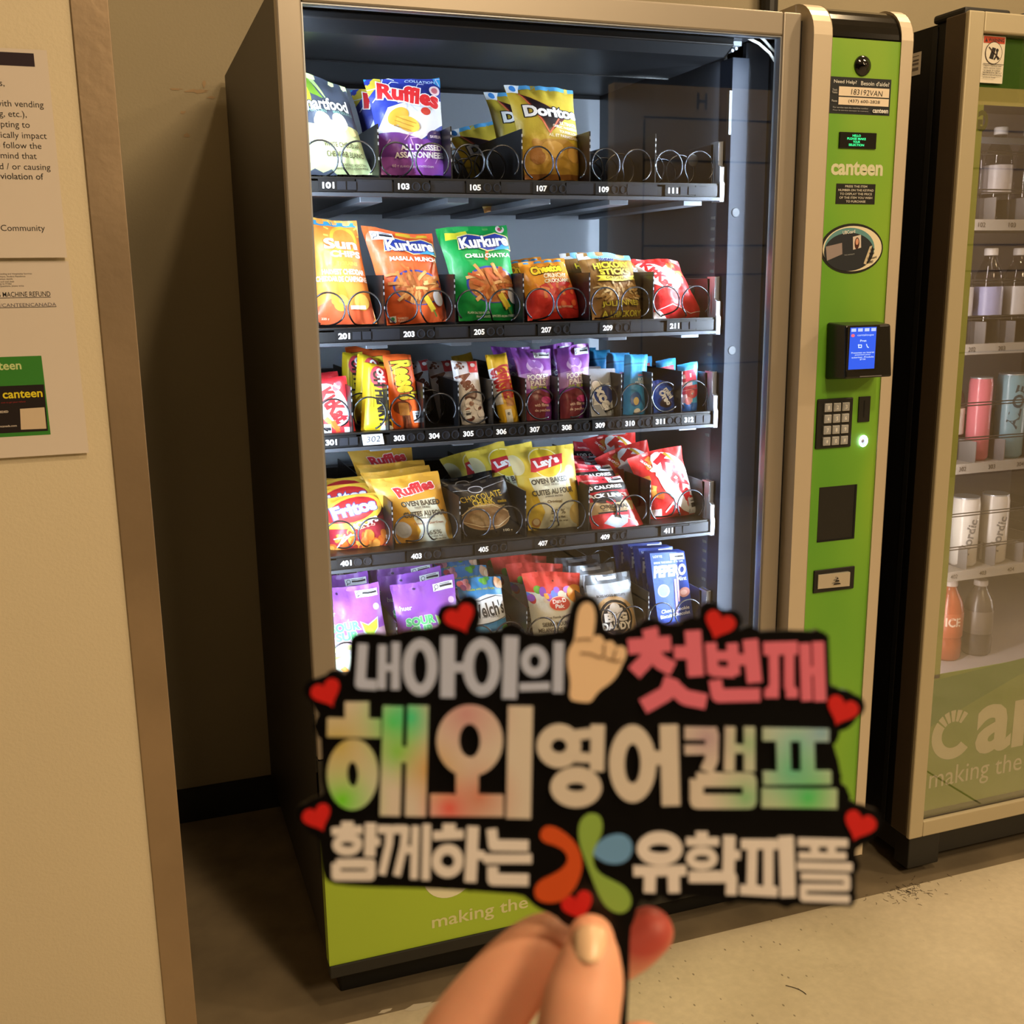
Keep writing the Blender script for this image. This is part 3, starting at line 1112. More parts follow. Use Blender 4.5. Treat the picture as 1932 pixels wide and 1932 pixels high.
lv = MB().hexa([(1.020, Yp - 0.006, 0.742), (1.093, Yp - 0.012, 0.742), (1.093, Yp - 0.012, 0.772), (1.020, Yp - 0.006, 0.772)], [(1.020, Yp - 0.003, 0.742), (1.093, Yp - 0.003, 0.742), (1.093, Yp - 0.003, 0.772), (1.020, Yp - 0.003, 0.772)], mat('lever_chrome', (206, 200, 190), rough=0.25, metal=0.6))
for p in ([(1.052, 0.749), (1.071, 0.749), (1.068, 0.752), (1.055, 0.752)], [(1.056, 0.755), (1.067, 0.755), (1.0655, 0.7585), (1.0575, 0.7585)], [(1.0595, 0.7605), (1.0645, 0.7605), (1.062, 0.7655)]):
    for t in poly_tris(p):
        lv.add([(x, Yp - 0.0125, z) for x, z in t], [(0, 1, 2)], INKB)
lv.build('lever', cr_, bevel=0.0008)

# ------------------------------------------------------------------ the five trays
TZ = [1.541, 1.2855, 1.098, 0.872, 0.636]
TX0, TX1, TY = 0.048, 0.853, 0.120
DIV6 = [0.182, 0.314, 0.448, 0.583, 0.719]
DIV12 = [TX0 + 0.0671 * k for k in range(1, 12)]
NUM = [[('101', 0.0888), ('103', 0.2212), ('105', 0.3531), ('107', 0.4808), ('109', 0.6054), ('111', 0.7502)],
       [('201', 0.104), ('203', 0.222), ('205', 0.355), ('207', 0.488), ('209', 0.615), ('211', 0.759)],
       [('301', 0.0719), ('303', 0.1970), ('304', 0.2637), ('305', 0.3298), ('306', 0.3952), ('307', 0.4631), ('308', 0.5292), ('309', 0.6001), ('310', 0.6645), ('311', 0.7313), ('312', 0.7959)],
       [('401', 0.088), ('403', 0.222), ('405', 0.355), ('407', 0.478), ('409', 0.612), ('411', 0.754)],
       [('501', 0.09), ('503', 0.222), ('505', 0.355), ('507', 0.48), ('509', 0.612), ('511', 0.754)]]


def coil_mesh(mb, cx, cz, r, hand, phase, y0=0.131, y1=0.66, pitch=0.072):
    n = int((y1 - y0) / pitch * 30)
    pts = []
    for k in range(n + 1):
        t = k / 30.0
        a = phase + hand * 2 * math.pi * t
        fr_ = t - math.floor(t)
        q_ = max(0.0, (fr_ - 0.74) / 0.26)
        adv = 0.12 * fr_ + 0.88 * q_ * q_ * (3 - 2 * q_)
        pts.append((cx + r * math.cos(a), y0 + pitch * (math.floor(t) + adv), cz + r * math.sin(a)))
    mb.tube(pts, 0.00165, WIRE, n=6)


for row, z in enumerate(TZ):
    tr = MB()
    tr.box(TX0, TX1, TY - 0.004, 0.70, z - 0.008, z - 0.003, TRAYB)
    tr.box(TX0, TX1, TY - 0.004, TY + 0.003, z - 0.026, z, TRAYB)
    tr.box(TX0, TX1, TY - 0.009, TY + 0.003, z - 0.0325, z - 0.026, mat('tray_lip', (56, 59, 66), rough=0.45, metal=0.4))
    tr.box(TX0, TX1, TY + 0.03, 0.68, z - 0.030, z - 0.012, TRAYB)
    for k in range(5):
        xx = TX0 + 0.10 + 0.16 * k
        tr.box(xx, xx + 0.04, TY + 0.02, 0.66, z - 0.040, z - 0.030, mat('runner_grey', (120, 126, 136), rough=0.4, metal=0.6))
    tr.box(TX0, TX1, 0.66, 0.70, z - 0.003, z + 0.07, TRAYB)
    to = tr.build('tray', VM, bevel=0.0008)
    # side plate at the right end
    sp = MB()
    sp.prism([(TY - 0.008, z - 0.034), (TY + 0.02, z - 0.034), (TY + 0.03, z + 0.078), (TY + 0.002, z + 0.078), (TY + 0.002, z + 0.035), (TY - 0.006, z + 0.03), (TY - 0.006, z + 0.004), (TY - 0.008, z)], TX1 - 0.002, TX1 + 0.0075, ZINC, axis=0)
    sp.box(TX1 - 0.002, TX1, TY + 0.02, 0.66, z - 0.02, z + 0.076, mat('side_plate_grey', (70, 72, 78), rough=0.4, metal=0.4))
    sp.lathe([(0.0001, 0), (0.011, 0), (0.012, 0.002)], (TX1 - 0.02, 0.19, z + 0.05), BLACKM, n=16, axis='y')
    sp.build('side_plate', to, bevel=0.001)
    divs = DIV12 if row == 2 else DIV6
    for dx in divs:
        dv = MB().box(dx - 0.0012, dx + 0.0012, TY + 0.008, 0.66, z - 0.003, z + (0.082 if row == 2 else 0.09), mat('divider_black', (14, 14, 16), rough=0.3))
        for zz in (0.03, 0.055, 0.066, 0.076):
            dv.box(dx - 0.0009, dx + 0.0009, TY + 0.0072, TY + 0.008, z + zz, z + zz + 0.005, ZINC)
        dv.build('divider', to)
    edges = [TX0] + divs + [TX1 - 0.004]
    for s in range(len(edges) - 1):
        cx = (edges[s] + edges[s + 1]) / 2
        random.seed(row * 50 + s)
        if row == 2:
            c = MB()
            coil_mesh(c, cx, z + 0.0315, 0.0295, 1 if s % 2 else -1, random.uniform(-2.2, -0.6) + math.pi * 0)
            c.build('coil', to, smooth=True)
        else:
            for sg in (-1, 1):
                c = MB()
                coil_mesh(c, cx + sg * 0.0325, z + 0.0315, 0.0298, sg, -math.pi / 2 + sg * random.uniform(0.35, 0.8), pitch=0.075)
                c.build('coil', to, smooth=True)
    for txt, nx in NUM[row]:
        st = MB()
        yf = TY - 0.0045
        st.box(nx - 0.017, nx + 0.046, yf - 0.002, yf, z - 0.0245, z - 0.004, PLAST)
        for p in text_polys(txt, nx, z - 0.0145, 0.0205, 0.0105, bold=0.035):
            st.add([(x, yf - 0.0023, zz) for x, zz in p], [tuple(range(len(p)))], WHITE)
        for bx in (0.0225, 0.0405):
            if row in (0, 1) and txt in ('101', '111', '201', '211') or txt in ('301', '312', '411'):
                st.box(nx + bx - 0.0075, nx + bx + 0.0075, yf - 0.0034, yf - 0.002, z - 0.0215, z - 0.0075, SLUG)
            else:
                st.lathe([(0.0001, 0.001), (0.0058, 0.001), (0.0062, 0.0022), (0.0074, 0.0022), (0.0078, 0)], (nx + bx, yf - 0.002, z - 0.0145), SLUG, n=20, axis='y')
        if row != 2:
            st.box(nx + 0.049, nx + 0.112, yf - 0.001, yf, z - 0.0235, z - 0.004, SLUG)
            st.box(nx + 0.058, nx + 0.074, yf - 0.0014, yf - 0.001, z - 0.0065, z - 0.005, SLOT)
        st.build('number_strip', to)
    if row == 2:
        pt = MB()
        a_, b_ = at(687, 838, TY - 0.008), at(722, 833, TY - 0.008)
        zc = z - 0.013
        pt.hexa([(a_.x - 0.0015, TY - 0.008, zc - 0.0105), (b_.x + 0.003, TY - 0.008, zc - 0.0105), (b_.x, TY - 0.008, zc + 0.009), (a_.x - 0.004, TY - 0.008, zc + 0.009)],
                [(a_.x - 0.0015, TY - 0.0074, zc - 0.0105), (b_.x + 0.003, TY - 0.0074, zc - 0.0105), (b_.x, TY - 0.0074, zc + 0.009), (a_.x - 0.004, TY - 0.0074, zc + 0.009)], mat('tag_paper', (150, 150, 150), rough=0.8))
        for p in text_polys('302', (a_.x + b_.x) / 2, zc, 0.025, 0.0105, bold=-0.012, shear=0.1, rot=1):
            pt.add([(x, TY - 0.0083, zz) for x, zz in p], [tuple(range(len(p)))], ink((40, 50, 70)))
        o_ = pt.build('paper_tag', to)
        o_['label'] = 'handwritten white paper tag reading 302'
# ------------------------------------------------------------------ snacks: filled bags, bars, cartons
NU, NV = 16, 22


def quad_frame(BL, BR, TL, TR, y0, lean):
    return at(BL[0], BL[1], y0), at(BR[0], BR[1], y0), at(TL[0], TL[1], y0 + lean), at(TR[0], TR[1], y0 + lean)


def pouch_surface(c, thick, seed, kind):
    bl, br, tl, tr = c
    nrm = (br - bl).cross(tl - bl).normalized()
    if nrm.y > 0:
        nrm = -nrm
    ax = ((br - bl) + (tr - tl)).normalized()
    Wm = ((br - bl).length + (tr - tl).length) / 2

    def P(u, v, side=1.0, lift=0.0):
        if kind == 'bar':
            fu = max(0.0, 1 - abs(2 * u - 1) ** 6) ** 0.5
            fv = min(1.0, v / 0.07, (1 - v) / 0.07)
            fv = max(0.0, fv) ** 0.6
            pinch = 0.0
        else:
            fu = max(0.0, 1 - abs(2 * u - 1) ** 2.3) ** 0.72
            a, b = min(1.0, v / 0.30), min(1.0, max(0.0, (0.955 - v)) / 0.40)
            fv = (math.sin(a * math.pi / 2) ** 0.8) * (math.sin(b * math.pi / 2) ** 0.9)
            pinch = 0.07
        bul = fu * fv
        p = (bl * (1 - u) + br * u) * (1 - v) + (tl * (1 - u) + tr * u) * v
        p = p - ax * ((u - 0.5) * pinch * fv * Wm)
        nz = noise.noise(Vector((u * 3.1 + seed * 7.3, v * 4.3 + seed * 1.7, side))) * 0.0046
        nz += noise.noise(Vector((u * 8 + seed * 3.1, v * 9 - seed, side * 2))) * 0.0022
        edge = math.exp(-((0.94 - v) / 0.10) ** 2) + 0.8 * math.exp(-((v - 0.05) / 0.09) ** 2)
        pleat = 0.0026 * math.sin(u * 23 + seed * 2.0 + 2 * math.sin(u * 5 + seed)) * edge
        wob = 0.007 * math.sin(u * 5.0 + seed) * max(0.0, (v - 0.82) / 0.18)
        sag = 0.006 * (0.5 + 0.5 * math.sin(u * 4.0 + seed * 1.7)) * max(0.0, (v - 0.6) / 0.4) ** 2
        if kind == 'bar':
            nz *= 0.35
            wob *= 0.4
            sag *= 0.3
        h = thick / 2 * bul + (nz * (0.35 + bul) + pleat if side > 0 else 0.0)
        return p + nrm * (side * h + lift + wob) - Vector((0, 0, sag))
    return P


SN = {}


def snack(name, label, cat, group, BL, BR, TL, TR, base, art, y0=0.180, lean=0.035, thick=0.045, kind='bag', copies=(), back=None, depth=0.02):
    if y0 == 0.180 and (kind != 'bag' or thick <= 0.035):
        y0 = 0.160
    c = quad_frame(BL, BR, TL, TR, y0, lean)
    org = (c[0] + c[1]) / 2
    Wm = ((c[1] - c[0]).length + (c[3] - c[2]).length) / 2
    Hm = ((c[2] - c[0]).length + (c[3] - c[1]).length) / 2
    mb = MB()
    if kind == 'box':
        bl, br, tl, tr = c
        nrm = (br - bl).cross(tl - bl).normalized()
        nrm = nrm if nrm.y < 0 else -nrm
        bk = [q - nrm * depth for q in (bl, br, tr, tl)]
        mb.hexa([bl, br, tr, tl], bk, film(back or base))
        P = lambda u, v, side=1.0, lift=0.0: (bl * (1 - u) + br * u) * (1 - v) + (tl * (1 - u) + tr * u) * v + nrm * lift
    else:
        P = pouch_surface(c, thick, (hash_name(label) % 97) * 0.37, kind)
        nu, nv = (NU, NV) if kind == 'bag' else (8, 20)
        vs, fs = [], []
        for j in range(nv + 1):
            for i in range(nu + 1):
                vs.append(P(i / nu, j / nv))
        for j in range(nv):
            for i in range(nu):
                a = j * (nu + 1) + i
                fs.append((a, a + 1, a + nu + 2))
                fs.append((a, a + nu + 2, a + nu + 1))
        mb.add(vs, fs, film(base))
        nr = []
        for j in range(nv + 1):
            for i in range(nu + 1):
                e1 = vs[j * (nu + 1) + min(nu, i + 1)] - vs[j * (nu + 1) + max(0, i - 1)]
                e2 = vs[min(nv, j + 1) * (nu + 1) + i] - vs[max(0, j - 1) * (nu + 1) + i]
                n_ = e1.cross(e2).normalized()
                nr.append(n_ if n_.y < 0 else -n_)
        for i_, n_ in enumerate(nr):
            mb.n[i_] = tuple(n_)

        def on_mesh(u, v, lift):
            s_, t_ = min(max(u * nu, 0.0), nu - 1e-6), min(max(v * nv, 0.0), nv - 1e-6)
            i, j = int(s_), int(t_)
            s_, t_ = s_ - i, t_ - j
            a = j * (nu + 1) + i
            if s_ >= t_:
                w = ((a, 1 - s_), (a + 1, s_ - t_), (a + nu + 2, t_))
            else:
                w = ((a, 1 - t_), (a + nu + 2, s_), (a + nu + 1, t_ - s_))
            p = sum((vs[q] * x for q, x in w), Vector((0, 0, 0)))
            n_ = sum((nr[q] * x for q, x in w), Vector((0, 0, 0))).normalized()
            return p + n_ * lift, n_
        k = (nu + 1) * (nv + 1)
        vb = [P(i / nu, j / nv, -1.0) - Vector((0, -0.0003, 0)) for j in range(nv + 1) for i in range(nu + 1)]
        mb.add(vb, [f[::-1] for f in fs], film(back or base))
        rim = [i for i in range(nu + 1)] + [j * (nu + 1) + nu for j in range(1, nv + 1)] + [nv * (nu + 1) + i for i in range(nu - 1, -1, -1)] + [j * (nu + 1) for j in range(nv - 1, 0, -1)]
        n = len(rim)
        base_i = len(mb.v)
        mb.add([vs[i] for i in rim] + [vb[i] for i in rim], [(i, i + n, (i + 1) % n + n, (i + 1) % n) for i in range(n)], film(base))
    nu, nv = (NU, NV) if kind == 'bag' else (8, 20)
    for col, layer, polys in art_polys(art, Wm, Hm):
        m = film(col)
        lift = 0.00025 + 0.00007 * layer
        if kind == 'box':
            for p in polys:
                mb.add([P(a, b, 1.0, lift) for a, b in p], [tuple(range(len(p)))], m)
            continue
        for p in grid_clip(polys, nu, nv):
            pn = [on_mesh(a, b, lift) for a, b in p]
            g_ = Vector((0, 0, 0))
            for q in range(1, len(pn) - 1):
                g_ += (pn[q][0] - pn[0][0]).cross(pn[q + 1][0] - pn[0][0])
            if g_.dot(pn[0][1]) < 0:
                pn.reverse()
            k0 = len(mb.v)
            mb.add([q[0] for q in pn], [tuple(range(len(p)))], m)
            for i_, q in enumerate(pn):
                mb.n[k0 + i_] = tuple(q[1])
    o = mb.build(name, smooth=(kind != 'box'), origin=org)
    tag(o, label, cat, group)
    for i, (dx, dy, dz, rz, lab) in enumerate(copies):
        d = o.copy()
        COL.objects.link(d)
        d.location = o.location + Vector((dx, dy, dz))
        d.rotation_euler = (0, math.radians(rz), 0)
        d['label'] = lab
    return o


def hash_name(s):
    h = 0
    for ch in s:
        h = (h * 31 + ord(ch)) % 1000003
    return h


WH, BK = (240, 240, 236), (24, 22, 24)


def nutri(u, v, w, h, rot=0):
    """white front-of-pack nutrition mark with a magnifier"""
    return [R_(u, v, u + w, v + h, (226, 230, 236)), E_(u + w * 0.16, v + h * 0.55, w * 0.10, 0, (60, 60, 70)), E_(u + w * 0.16, v + h * 0.55, w * 0.075, 0, (226, 230, 236)),
            L_([(u + w * 0.12, v + h * 0.3), (u + w * 0.06, v + h * 0.1)], w * 0.04, (60, 60, 70)),
            R_(u + w * 0.32, v + h * 0.38, u + w * 0.95, v + h * 0.66, (40, 40, 48)), R_(u + w * 0.32, v + h * 0.74, u + w * 0.85, v + h * 0.86, (130, 132, 140))]


def blobs(seed, n, u0, v0, u1, v1, r0, r1, cols, aspect=1.0):
    rng = random.Random(seed)
    out = []
    for _ in range(n):
        r = rng.uniform(r0, r1)
        out.append(E_2(rng.uniform(u0, u1), rng.uniform(v0, v1), r, r * rng.uniform(0.6, 1.0) * aspect, rng.choice(cols), rng.uniform(0, 180)))
    return out


def E_2(u, v, ru, rv, col, rot=0):
    return ('e', u, v, ru, rv, col, rot)


# ('e') expects both radii as a share of the width
def E_(u, v, ru, rv, col, rot=0):
    return ('e', u, v, ru, rv if rv else ru, col, rot)


def sticks(seed, n, cu, cv, ru, rv, w, l, cols):
    rng = random.Random(seed)
    out = []
    for _ in range(n):
        a = rng.uniform(0, 6.28)
        r = math.sqrt(rng.uniform(0, 1))
        u, v = cu + ru * r * math.cos(a), cv + rv * r * math.sin(a)
        t = a + rng.uniform(-0.7, 0.7)
        out.append(L_([(u - l * math.cos(t), v - l * 0.7 * math.sin(t)), (u, v + l * 0.06), (u + l * math.cos(t), v + l * 0.7 * math.sin(t))], w * rng.uniform(0.7, 1.2), rng.choice(cols)))
    return out


def zig(seed, n, col, v0=0.0, v1=1.0):
    rng = random.Random(seed)
    out = []
    for _ in range(n):
        u, v = rng.uniform(0, 1), rng.uniform(v0, v1)
        out.append(L_([(u, v), (u + rng.uniform(-.1, .1), v + rng.uniform(.03, .09)), (u + rng.uniform(.05, .18), v + rng.uniform(.03, .09))], 0.012, col))
    return out


# ---------------- top tray
G1 = 'chip bags on the top tray'
snack('popcorn_bag', 'dark slate and pale green popcorn bag at the left end of the top tray', 'snack bag', G1, (568, 329), (704, 330), (540, 125), (651, 160), '#c9d6a0', [
    P_([(0, .50), (.25, .46), (.6, .50), (1, .47), (1, 1), (0, 1)], '#4b5364'),
    P_([(.16, 1), (.30, 1), (.42, .82), (.50, .74), (.30, .76), (.18, .86)], '#7fae3a'), P_([(.30, .98), (.40, 1), (.52, .80), (.56, .72)], '#b9dd8a'),
    E_(.12, .80, .15, .30, '#d8cf3c', 15)] +
    blobs(3, 22, .02, .37, .98, .52, .06, .13, ['#eee6c2', '#f4efd8', '#e6d6a0', '#d9c48a']) + [
    T('Smartfood', .46, .665, .88, .135, '#f0f4f8', bold=.03, oc='#30343c', ow=.05, rot=6, sh=.15),
    T('POPCORN', .34, .585, .28, .03, '#7fa79a'), T('MAIS SOUFFLE', .76, .60, .34, .03, '#7fa79a', rot=5),
    T('WHITE CHEDDAR', .62, .265, .56, .05, '#5c5c40'), T('CHEDDAR BLANC', .64, .175, .56, .05, '#5c5c40'), T('SEASONED POPCORN', .75, .085, .36, .022, '#6a6a48'), T('MAIS SOUFFLE ASSAISONNE', .72, .055, .46, .02, '#6a6a48'),
    P_([(.05, 0), (.18, .05), (.30, .02), (.42, .05), (.5, 0)], '#4b5364')], thick=0.05)
snack('chip_bag', 'blue and purple chip bag with red lettering in front on the top tray', 'chip bag', G1, (719, 330), (847, 331), (686, 147), (830, 143), '#2b3a9c', [
    P_([(0, .0), (1, 0), (1, .36), (.62, .33), (.35, .47), (0, .40)], '#7a3fa6'), P_([(0, 0), (1, 0), (1, .12), (.6, .20), (.3, .14), (0, .18)], '#a55cc8'),
    P_([(0, .42), (.30, .40), (.62, .33), (1, .50), (1, .74), (.55, .72), (.2, .66)], '#dfe4ee'),
    P_([(0, .93), (.12, 1), (.26, 1), (.20, .93), (.08, .86), (0, .80)], '#c8b43a'), P_([(0, .97), (.05, 1), (0, 1)], '#38a0e0'), P_([(.82, 1), (1, 1), (1, .88), (.9, .95)], '#38a0e0')] +
    zig(5, 9, '#ccd2f2', .55, .95) + zig(6, 8, '#d9a8ee', .02, .34) + [
    E_(.32, .56, .16, .105, '#d9a73a', 25), E_(.44, .48, .17, .10, '#e2b548', -20), L_([(.26, .52), (.52, .45)], .012, '#b98522'), L_([(.28, .56), (.56, .48)], .012, '#b98522'), L_([(.24, .47), (.48, .41)], .012, '#b98522'),
    E_(.72, .60, .07, .05, '#c23b30'), E_(.83, .36, .12, .085, '#3b2a6e'), T('SAVEUR', .84, .36, .17, .03, '#e8e0f4'),
    T('Ruffles', .53, .79, .84, .20, '#d82f34', bold=.05, oc='#f2f2f4', ow=.045, rot=-12), T('COLLATION', .72, .955, .42, .035, '#bcd4f0', rot=-3),
    E_(.90, .84, .075, 0, '#e8d0d8'), E_(.90, .84, .045, 0, '#c86878'),
    T('ALL DRESSED', .60, .245, .62, .055, '#f0eef6', bold=.035), T('ASSAISONNEES', .56, .175, .74, .055, '#f0eef6', bold=.035), T('60 g', .20, .08, .10, .035, '#ead8f4', bold=.02), T('FLAVOURED POTATO CHIPS', .52, .075, .5, .018, '#ead8f4')],
    copies=[(-0.004, 0.072, -0.004, -2, 'blue chip bag directly behind the front blue and purple bag on the top tray')])
snack('chip_bag', 'yellow tortilla chip bag with black triangle logo in front on the top tray', 'chip bag', G1, (990, 339), (1107, 341), (952, 158), (1079, 166), '#c9b03c', [
    P_([(0, .0), (1, 0), (1, .30), (.75, .40), (.35, .40), (0, .28)], '#b8913a'), R_(0, 0, 1, .05, '#8a5a2a')] + blobs(8, 10, .1, .22, .9, .36, .08, .15, ['#c59a4c', '#a9743a', '#d8b25c']) + [
    R_(0, .955, 1, 1, '#5aa6d8'), P_([(0, 1), (0, .91), (.16, .90), (.22, 1)], '#e8ecf0'), E_(.10, .955, .05, 0, '#3a84d0'),
    P_([(.16, .90), (.80, .64), (.46, .46)], '#5a241e'), P_([(.22, .87), (.74, .65), (.46, .50)], '#20151a'),
    L_([(.16, .90), (.46, .46), (.66, .62)], .022, '#d8694a'),
    T('Doritos', .56, .69, .84, .125, '#f2f2f2', bold=.05, oc='#16141a', ow=.06, rot=-1), T('ULTIMATE', .80, .565, .28, .035, '#f4eed8', bold=.03, rot=-4), T('GARLIC PARMESAN', .74, .525, .44, .03, '#f4eed8', bold=.03, rot=-4),
    T('TOURBILLON', .78, .475, .32, .03, '#f4eed8', bold=.02, rot=-4), T('AIL ET PARMESAN', .68, .43, .50, .032, '#f4eed8', bold=.02, rot=-4)],
    copies=[(-0.012, 0.085, 0.0, 0, 'yellow tortilla chip bag second in line behind the black triangle bag'), (-0.02, 0.19, -0.035, -14, 'dark tilted tortilla chip bag farthest back beside empty coils of the top tray')])

# ---------------- second tray
G2 = 'snack bags on the second tray'
snack('chip_bag', 'light orange chip bag with a sun drawing at the left of the second tray', 'chip bag', G2, (584, 613), (712, 611), (570, 408), (671, 412), '#e8873a', [
    P_([(0, 0), (1, 0), (1, .22), (.6, .16), (.3, .22), (0, .12)], '#d9603a'), R_(0, .93, 1, .985, '#3f94cf'), R_(0, .975, 1, 1, '#d8a048'), P_([(.0, .93), (.14, .93), (.10, .985), (0, .985)], '#e8ecf2'),
    E_(.68, .79, .25, .25, '#f0b040'), E_(.68, .78, .20, .20, '#e8873a')] +
    [L_([(.68 + .28 * math.cos(a), .79 + .19 * math.sin(a)), (.68 + .36 * math.cos(a), .79 + .245 * math.sin(a))], .03, '#f4c860') for a in (0.2, .6, 1.0, 1.4, 1.8, 2.2, 2.6, 3.0)] +
    blobs(4, 9, .35, .14, .9, .30, .08, .13, ['#d8a23c', '#e2b454', '#c88c34']) + [
    T('Sun', .60, .735, .60, .105, '#f2f0f4', bold=.04, oc='#c86a28', ow=.03), T('CHIPS', .66, .635, .54, .06, '#f2f0f4', bold=.035), T('MULTIGRAINS', .58, .545, .52, .035, '#f0cc48', bold=.02),
    T('HARVEST CHEDDAR', .58, .47, .74, .05, '#f6efe8', bold=.03), T('CHEDDAR DE CAMPAGNE', .54, .405, .86, .05, '#f6efe8', bold=.03), T('225 g', .22, .05, .12, .025, '#f6e0c8'), R_(.62, .13, .86, .165, '#eee0c4')])
KUR = [E_(.58, .36, .40, .26, '#3a4aa8'), E_(.58, .355, .37, .24, '#b8703a')]


def kurkure(sub, extra, seed):
    return extra + KUR + sticks(seed, 34, .58, .35, .34, .17, .045, .10, ['#e0a060', '#c86a38', '#e8b878', '#b85428', '#d88a4c']) + \
        sticks(seed + 1, 7, .55, .46, .42, .22, .045, .10, ['#d08848', '#c06a34']) + [
        P_([(.20, .73), (.42, .755), (.62, .70), (.86, .72), (.99, .70), (.97, .86), (.80, .90), (.60, .865), (.40, .90), (.24, .88)], '#e8dc98'),
        P_([(.215, .74), (.42, .765), (.62, .712), (.86, .73), (.975, .712), (.955, .85), (.80, .888), (.60, .852), (.40, .888), (.25, .868)], '#2c3f9e'),
        P_([(.70, .71), (.96, .72), (.95, .80), (.82, .75)], '#3fa0d8'),
        T('Kurkure', .60, .805, .72, .125, '#f4f4f6', bold=.04, oc='#20285e', ow=.04, rot=2, sh=.05), T(sub, .60, .655, .70, .045, '#f6f2ec', bold=.035),
        E_(.86, .24, .075, .11, '#c9ccd6', 10), L_([(.66, .26), (.76, .12)], .09, '#d8c03a'), L_([(.76, .13), (.80, .06)], .02, '#5a8a3a')]


snack('puffed_snack_bag', 'deep orange bag of puffed corn sticks left of the green one on the second tray', 'snack bag', G2, (730, 614), (848, 606), (680, 427), (815, 436), '#dd6030',
      kurkure('MASALA MUNCH', [P_([(.30, .975), (.62, .93), (.92, .94), (.96, .97), (.6, .985)], '#d8b83a')], 11) + nutri(.09, .86, .32, .09) + [R_(.06, .03, .15, .085, '#e6eae8'), E_(.105, .058, .025, 0, '#2f8a5a'), T('NAMKEEN', .25, .065, .16, .02, '#f6d8c8'), T('FLAVOUR', .25, .04, .16, .02, '#f6d8c8')])
snack('puffed_snack_bag', 'bright green bag of puffed corn sticks on the second tray', 'snack bag', G2, (866, 606), (988, 604), (820, 431), (954, 420), '#149a4a',
      kurkure('CHILLI CHATKA', [P_([(.08, .86), (.30, .86), (.42, .90), (.42, .955), (.25, .93), (.1, .94)], '#d8d83a'), E_(.90, .955, .06, 0, '#ecdce4'), E_(.90, .955, .03, 0, '#b84a6a')], 21) + [T('PLAIN SALTED SNACK', .30, .085, .34, .022, '#e6f4e8'), T('SNACK SAUCES EPICEES AROMATISEES', .55, .05, .6, .02, '#e6f4e8'), T('115 g', .93, .09, .12, .04, '#e6f4e8')])
snack('cheese_snack_bag', 'short orange and red cheese snack bag right of the green bag', 'snack bag', G2, (995, 606), (1105, 598), (977, 494), (1062, 484), '#e2932c', [
    P_([(0, 0), (1, 0), (1, .50), (.82, .62), (.5, .60), (.2, .50), (0, .38)], '#c8302a'), R_(0, .93, 1, 1, '#e8a02c'), P_([(.10, .95), (.9, .93), (.9, .97), (.1, .985)], '#4a90d0')] +
    sticks(31, 12, .55, .46, .40, .12, .05, .08, ['#d8743a', '#e08848', '#b8502c']) + blobs(9, 6, .2, .1, .9, .4, .04, .07, ['#d86038', '#b8281e']) + [
    T('Cheetos', .50, .80, .66, .16, '#f0c832', bold=.06, oc='#1c1818', ow=.05, rot=3, sh=.1), T('CRUNCHY', .62, .665, .50, .075, '#e8d8b0', bold=.03, oc='#a85a20', ow=.03), T('CROQUANT', .64, .575, .56, .07, '#e8d8b0', bold=.03, oc='#a85a20', ow=.03),
    T('CHEESE FLAVOURED', .62, .16, .34, .03, '#f0c8a8')],
    copies=[(-0.014, 0.075, 0.003, -3, 'orange cheese snack bag half hidden behind the red and orange one'), (0.03, 0.14, 0.0, 2, 'orange cheese snack bag third in its line on the second tray')])
snack('potato_stick_bag', 'wood-brown potato stick bag with yellow lettering and blue top edge', 'snack bag', G2, (1117, 604), (1217, 600), (1086, 478), (1189, 476), '#9a7440', [
    R_(.0, .90, 1, 1, '#78bce4'), P_([(0, .90), (.22, .90), (.14, 1), (0, 1)], '#dfe8ee')] + [L_([(u, .5), (u + .01, .9)], .008, '#7c5a30') for u in (.12, .3, .5, .7, .88)] +
    sticks(41, 60, .52, .37, .46, .16, .035, .05, ['#d8bc84', '#c8a468', '#e4cc98', '#b08a50']) + [
    T('Hostess', .46, .865, .26, .07, '#2a3a7a', bold=.04, oc='#e8ecf4', ow=.03, rot=-4), T('HICKORY', .52, .765, .66, .095, '#e8d83a', bold=.045, oc='#3a2a18', ow=.03), T('STICKS', .54, .66, .56, .095, '#e8d83a', bold=.045, oc='#3a2a18', ow=.03),
    P_([(.18, .54), (.5, .515), (.90, .545), (.86, .575), (.90, .615), (.5, .585), (.18, .61), (.24, .575)], '#e8dc4a'), T('ORIGINAL', .53, .565, .42, .04, '#5a4a1a', bold=.02),
    T('JULIENNES', .52, .20, .68, .085, '#d8cc48', bold=.03, oc='#3a2a18', ow=.03), T("A L'HICKORY", .54, .08, .74, .08, '#d8cc48', bold=.03, oc='#3a2a18', ow=.03)],
    copies=[(-0.008, 0.08, 0.0, 2, 'brown potato stick bag tucked behind the wood-brown one')])
KKP = [P_([(0, 0), (.25, 0), (.1, .12), (0, .1)], '#e8e0e0'), L_([(.05, .12), (.35, .20), (.70, .06), (.98, .10)], .012, '#f0d8d8'),
       E_(.32, .68, .42, .24, '#f0eeee', -28), T('KitKat', .30, .68, .62, .20, '#d0242a', bold=.06, rot=-62), T('MINIS', .66, .72, .36, .10, '#f2eeee', bold=.05, rot=-60)]
CHOC = sticks(51, 8, .68, .70, .26, .22, .10, .07, ['#d88a48', '#b8602c', '#e0a060'])
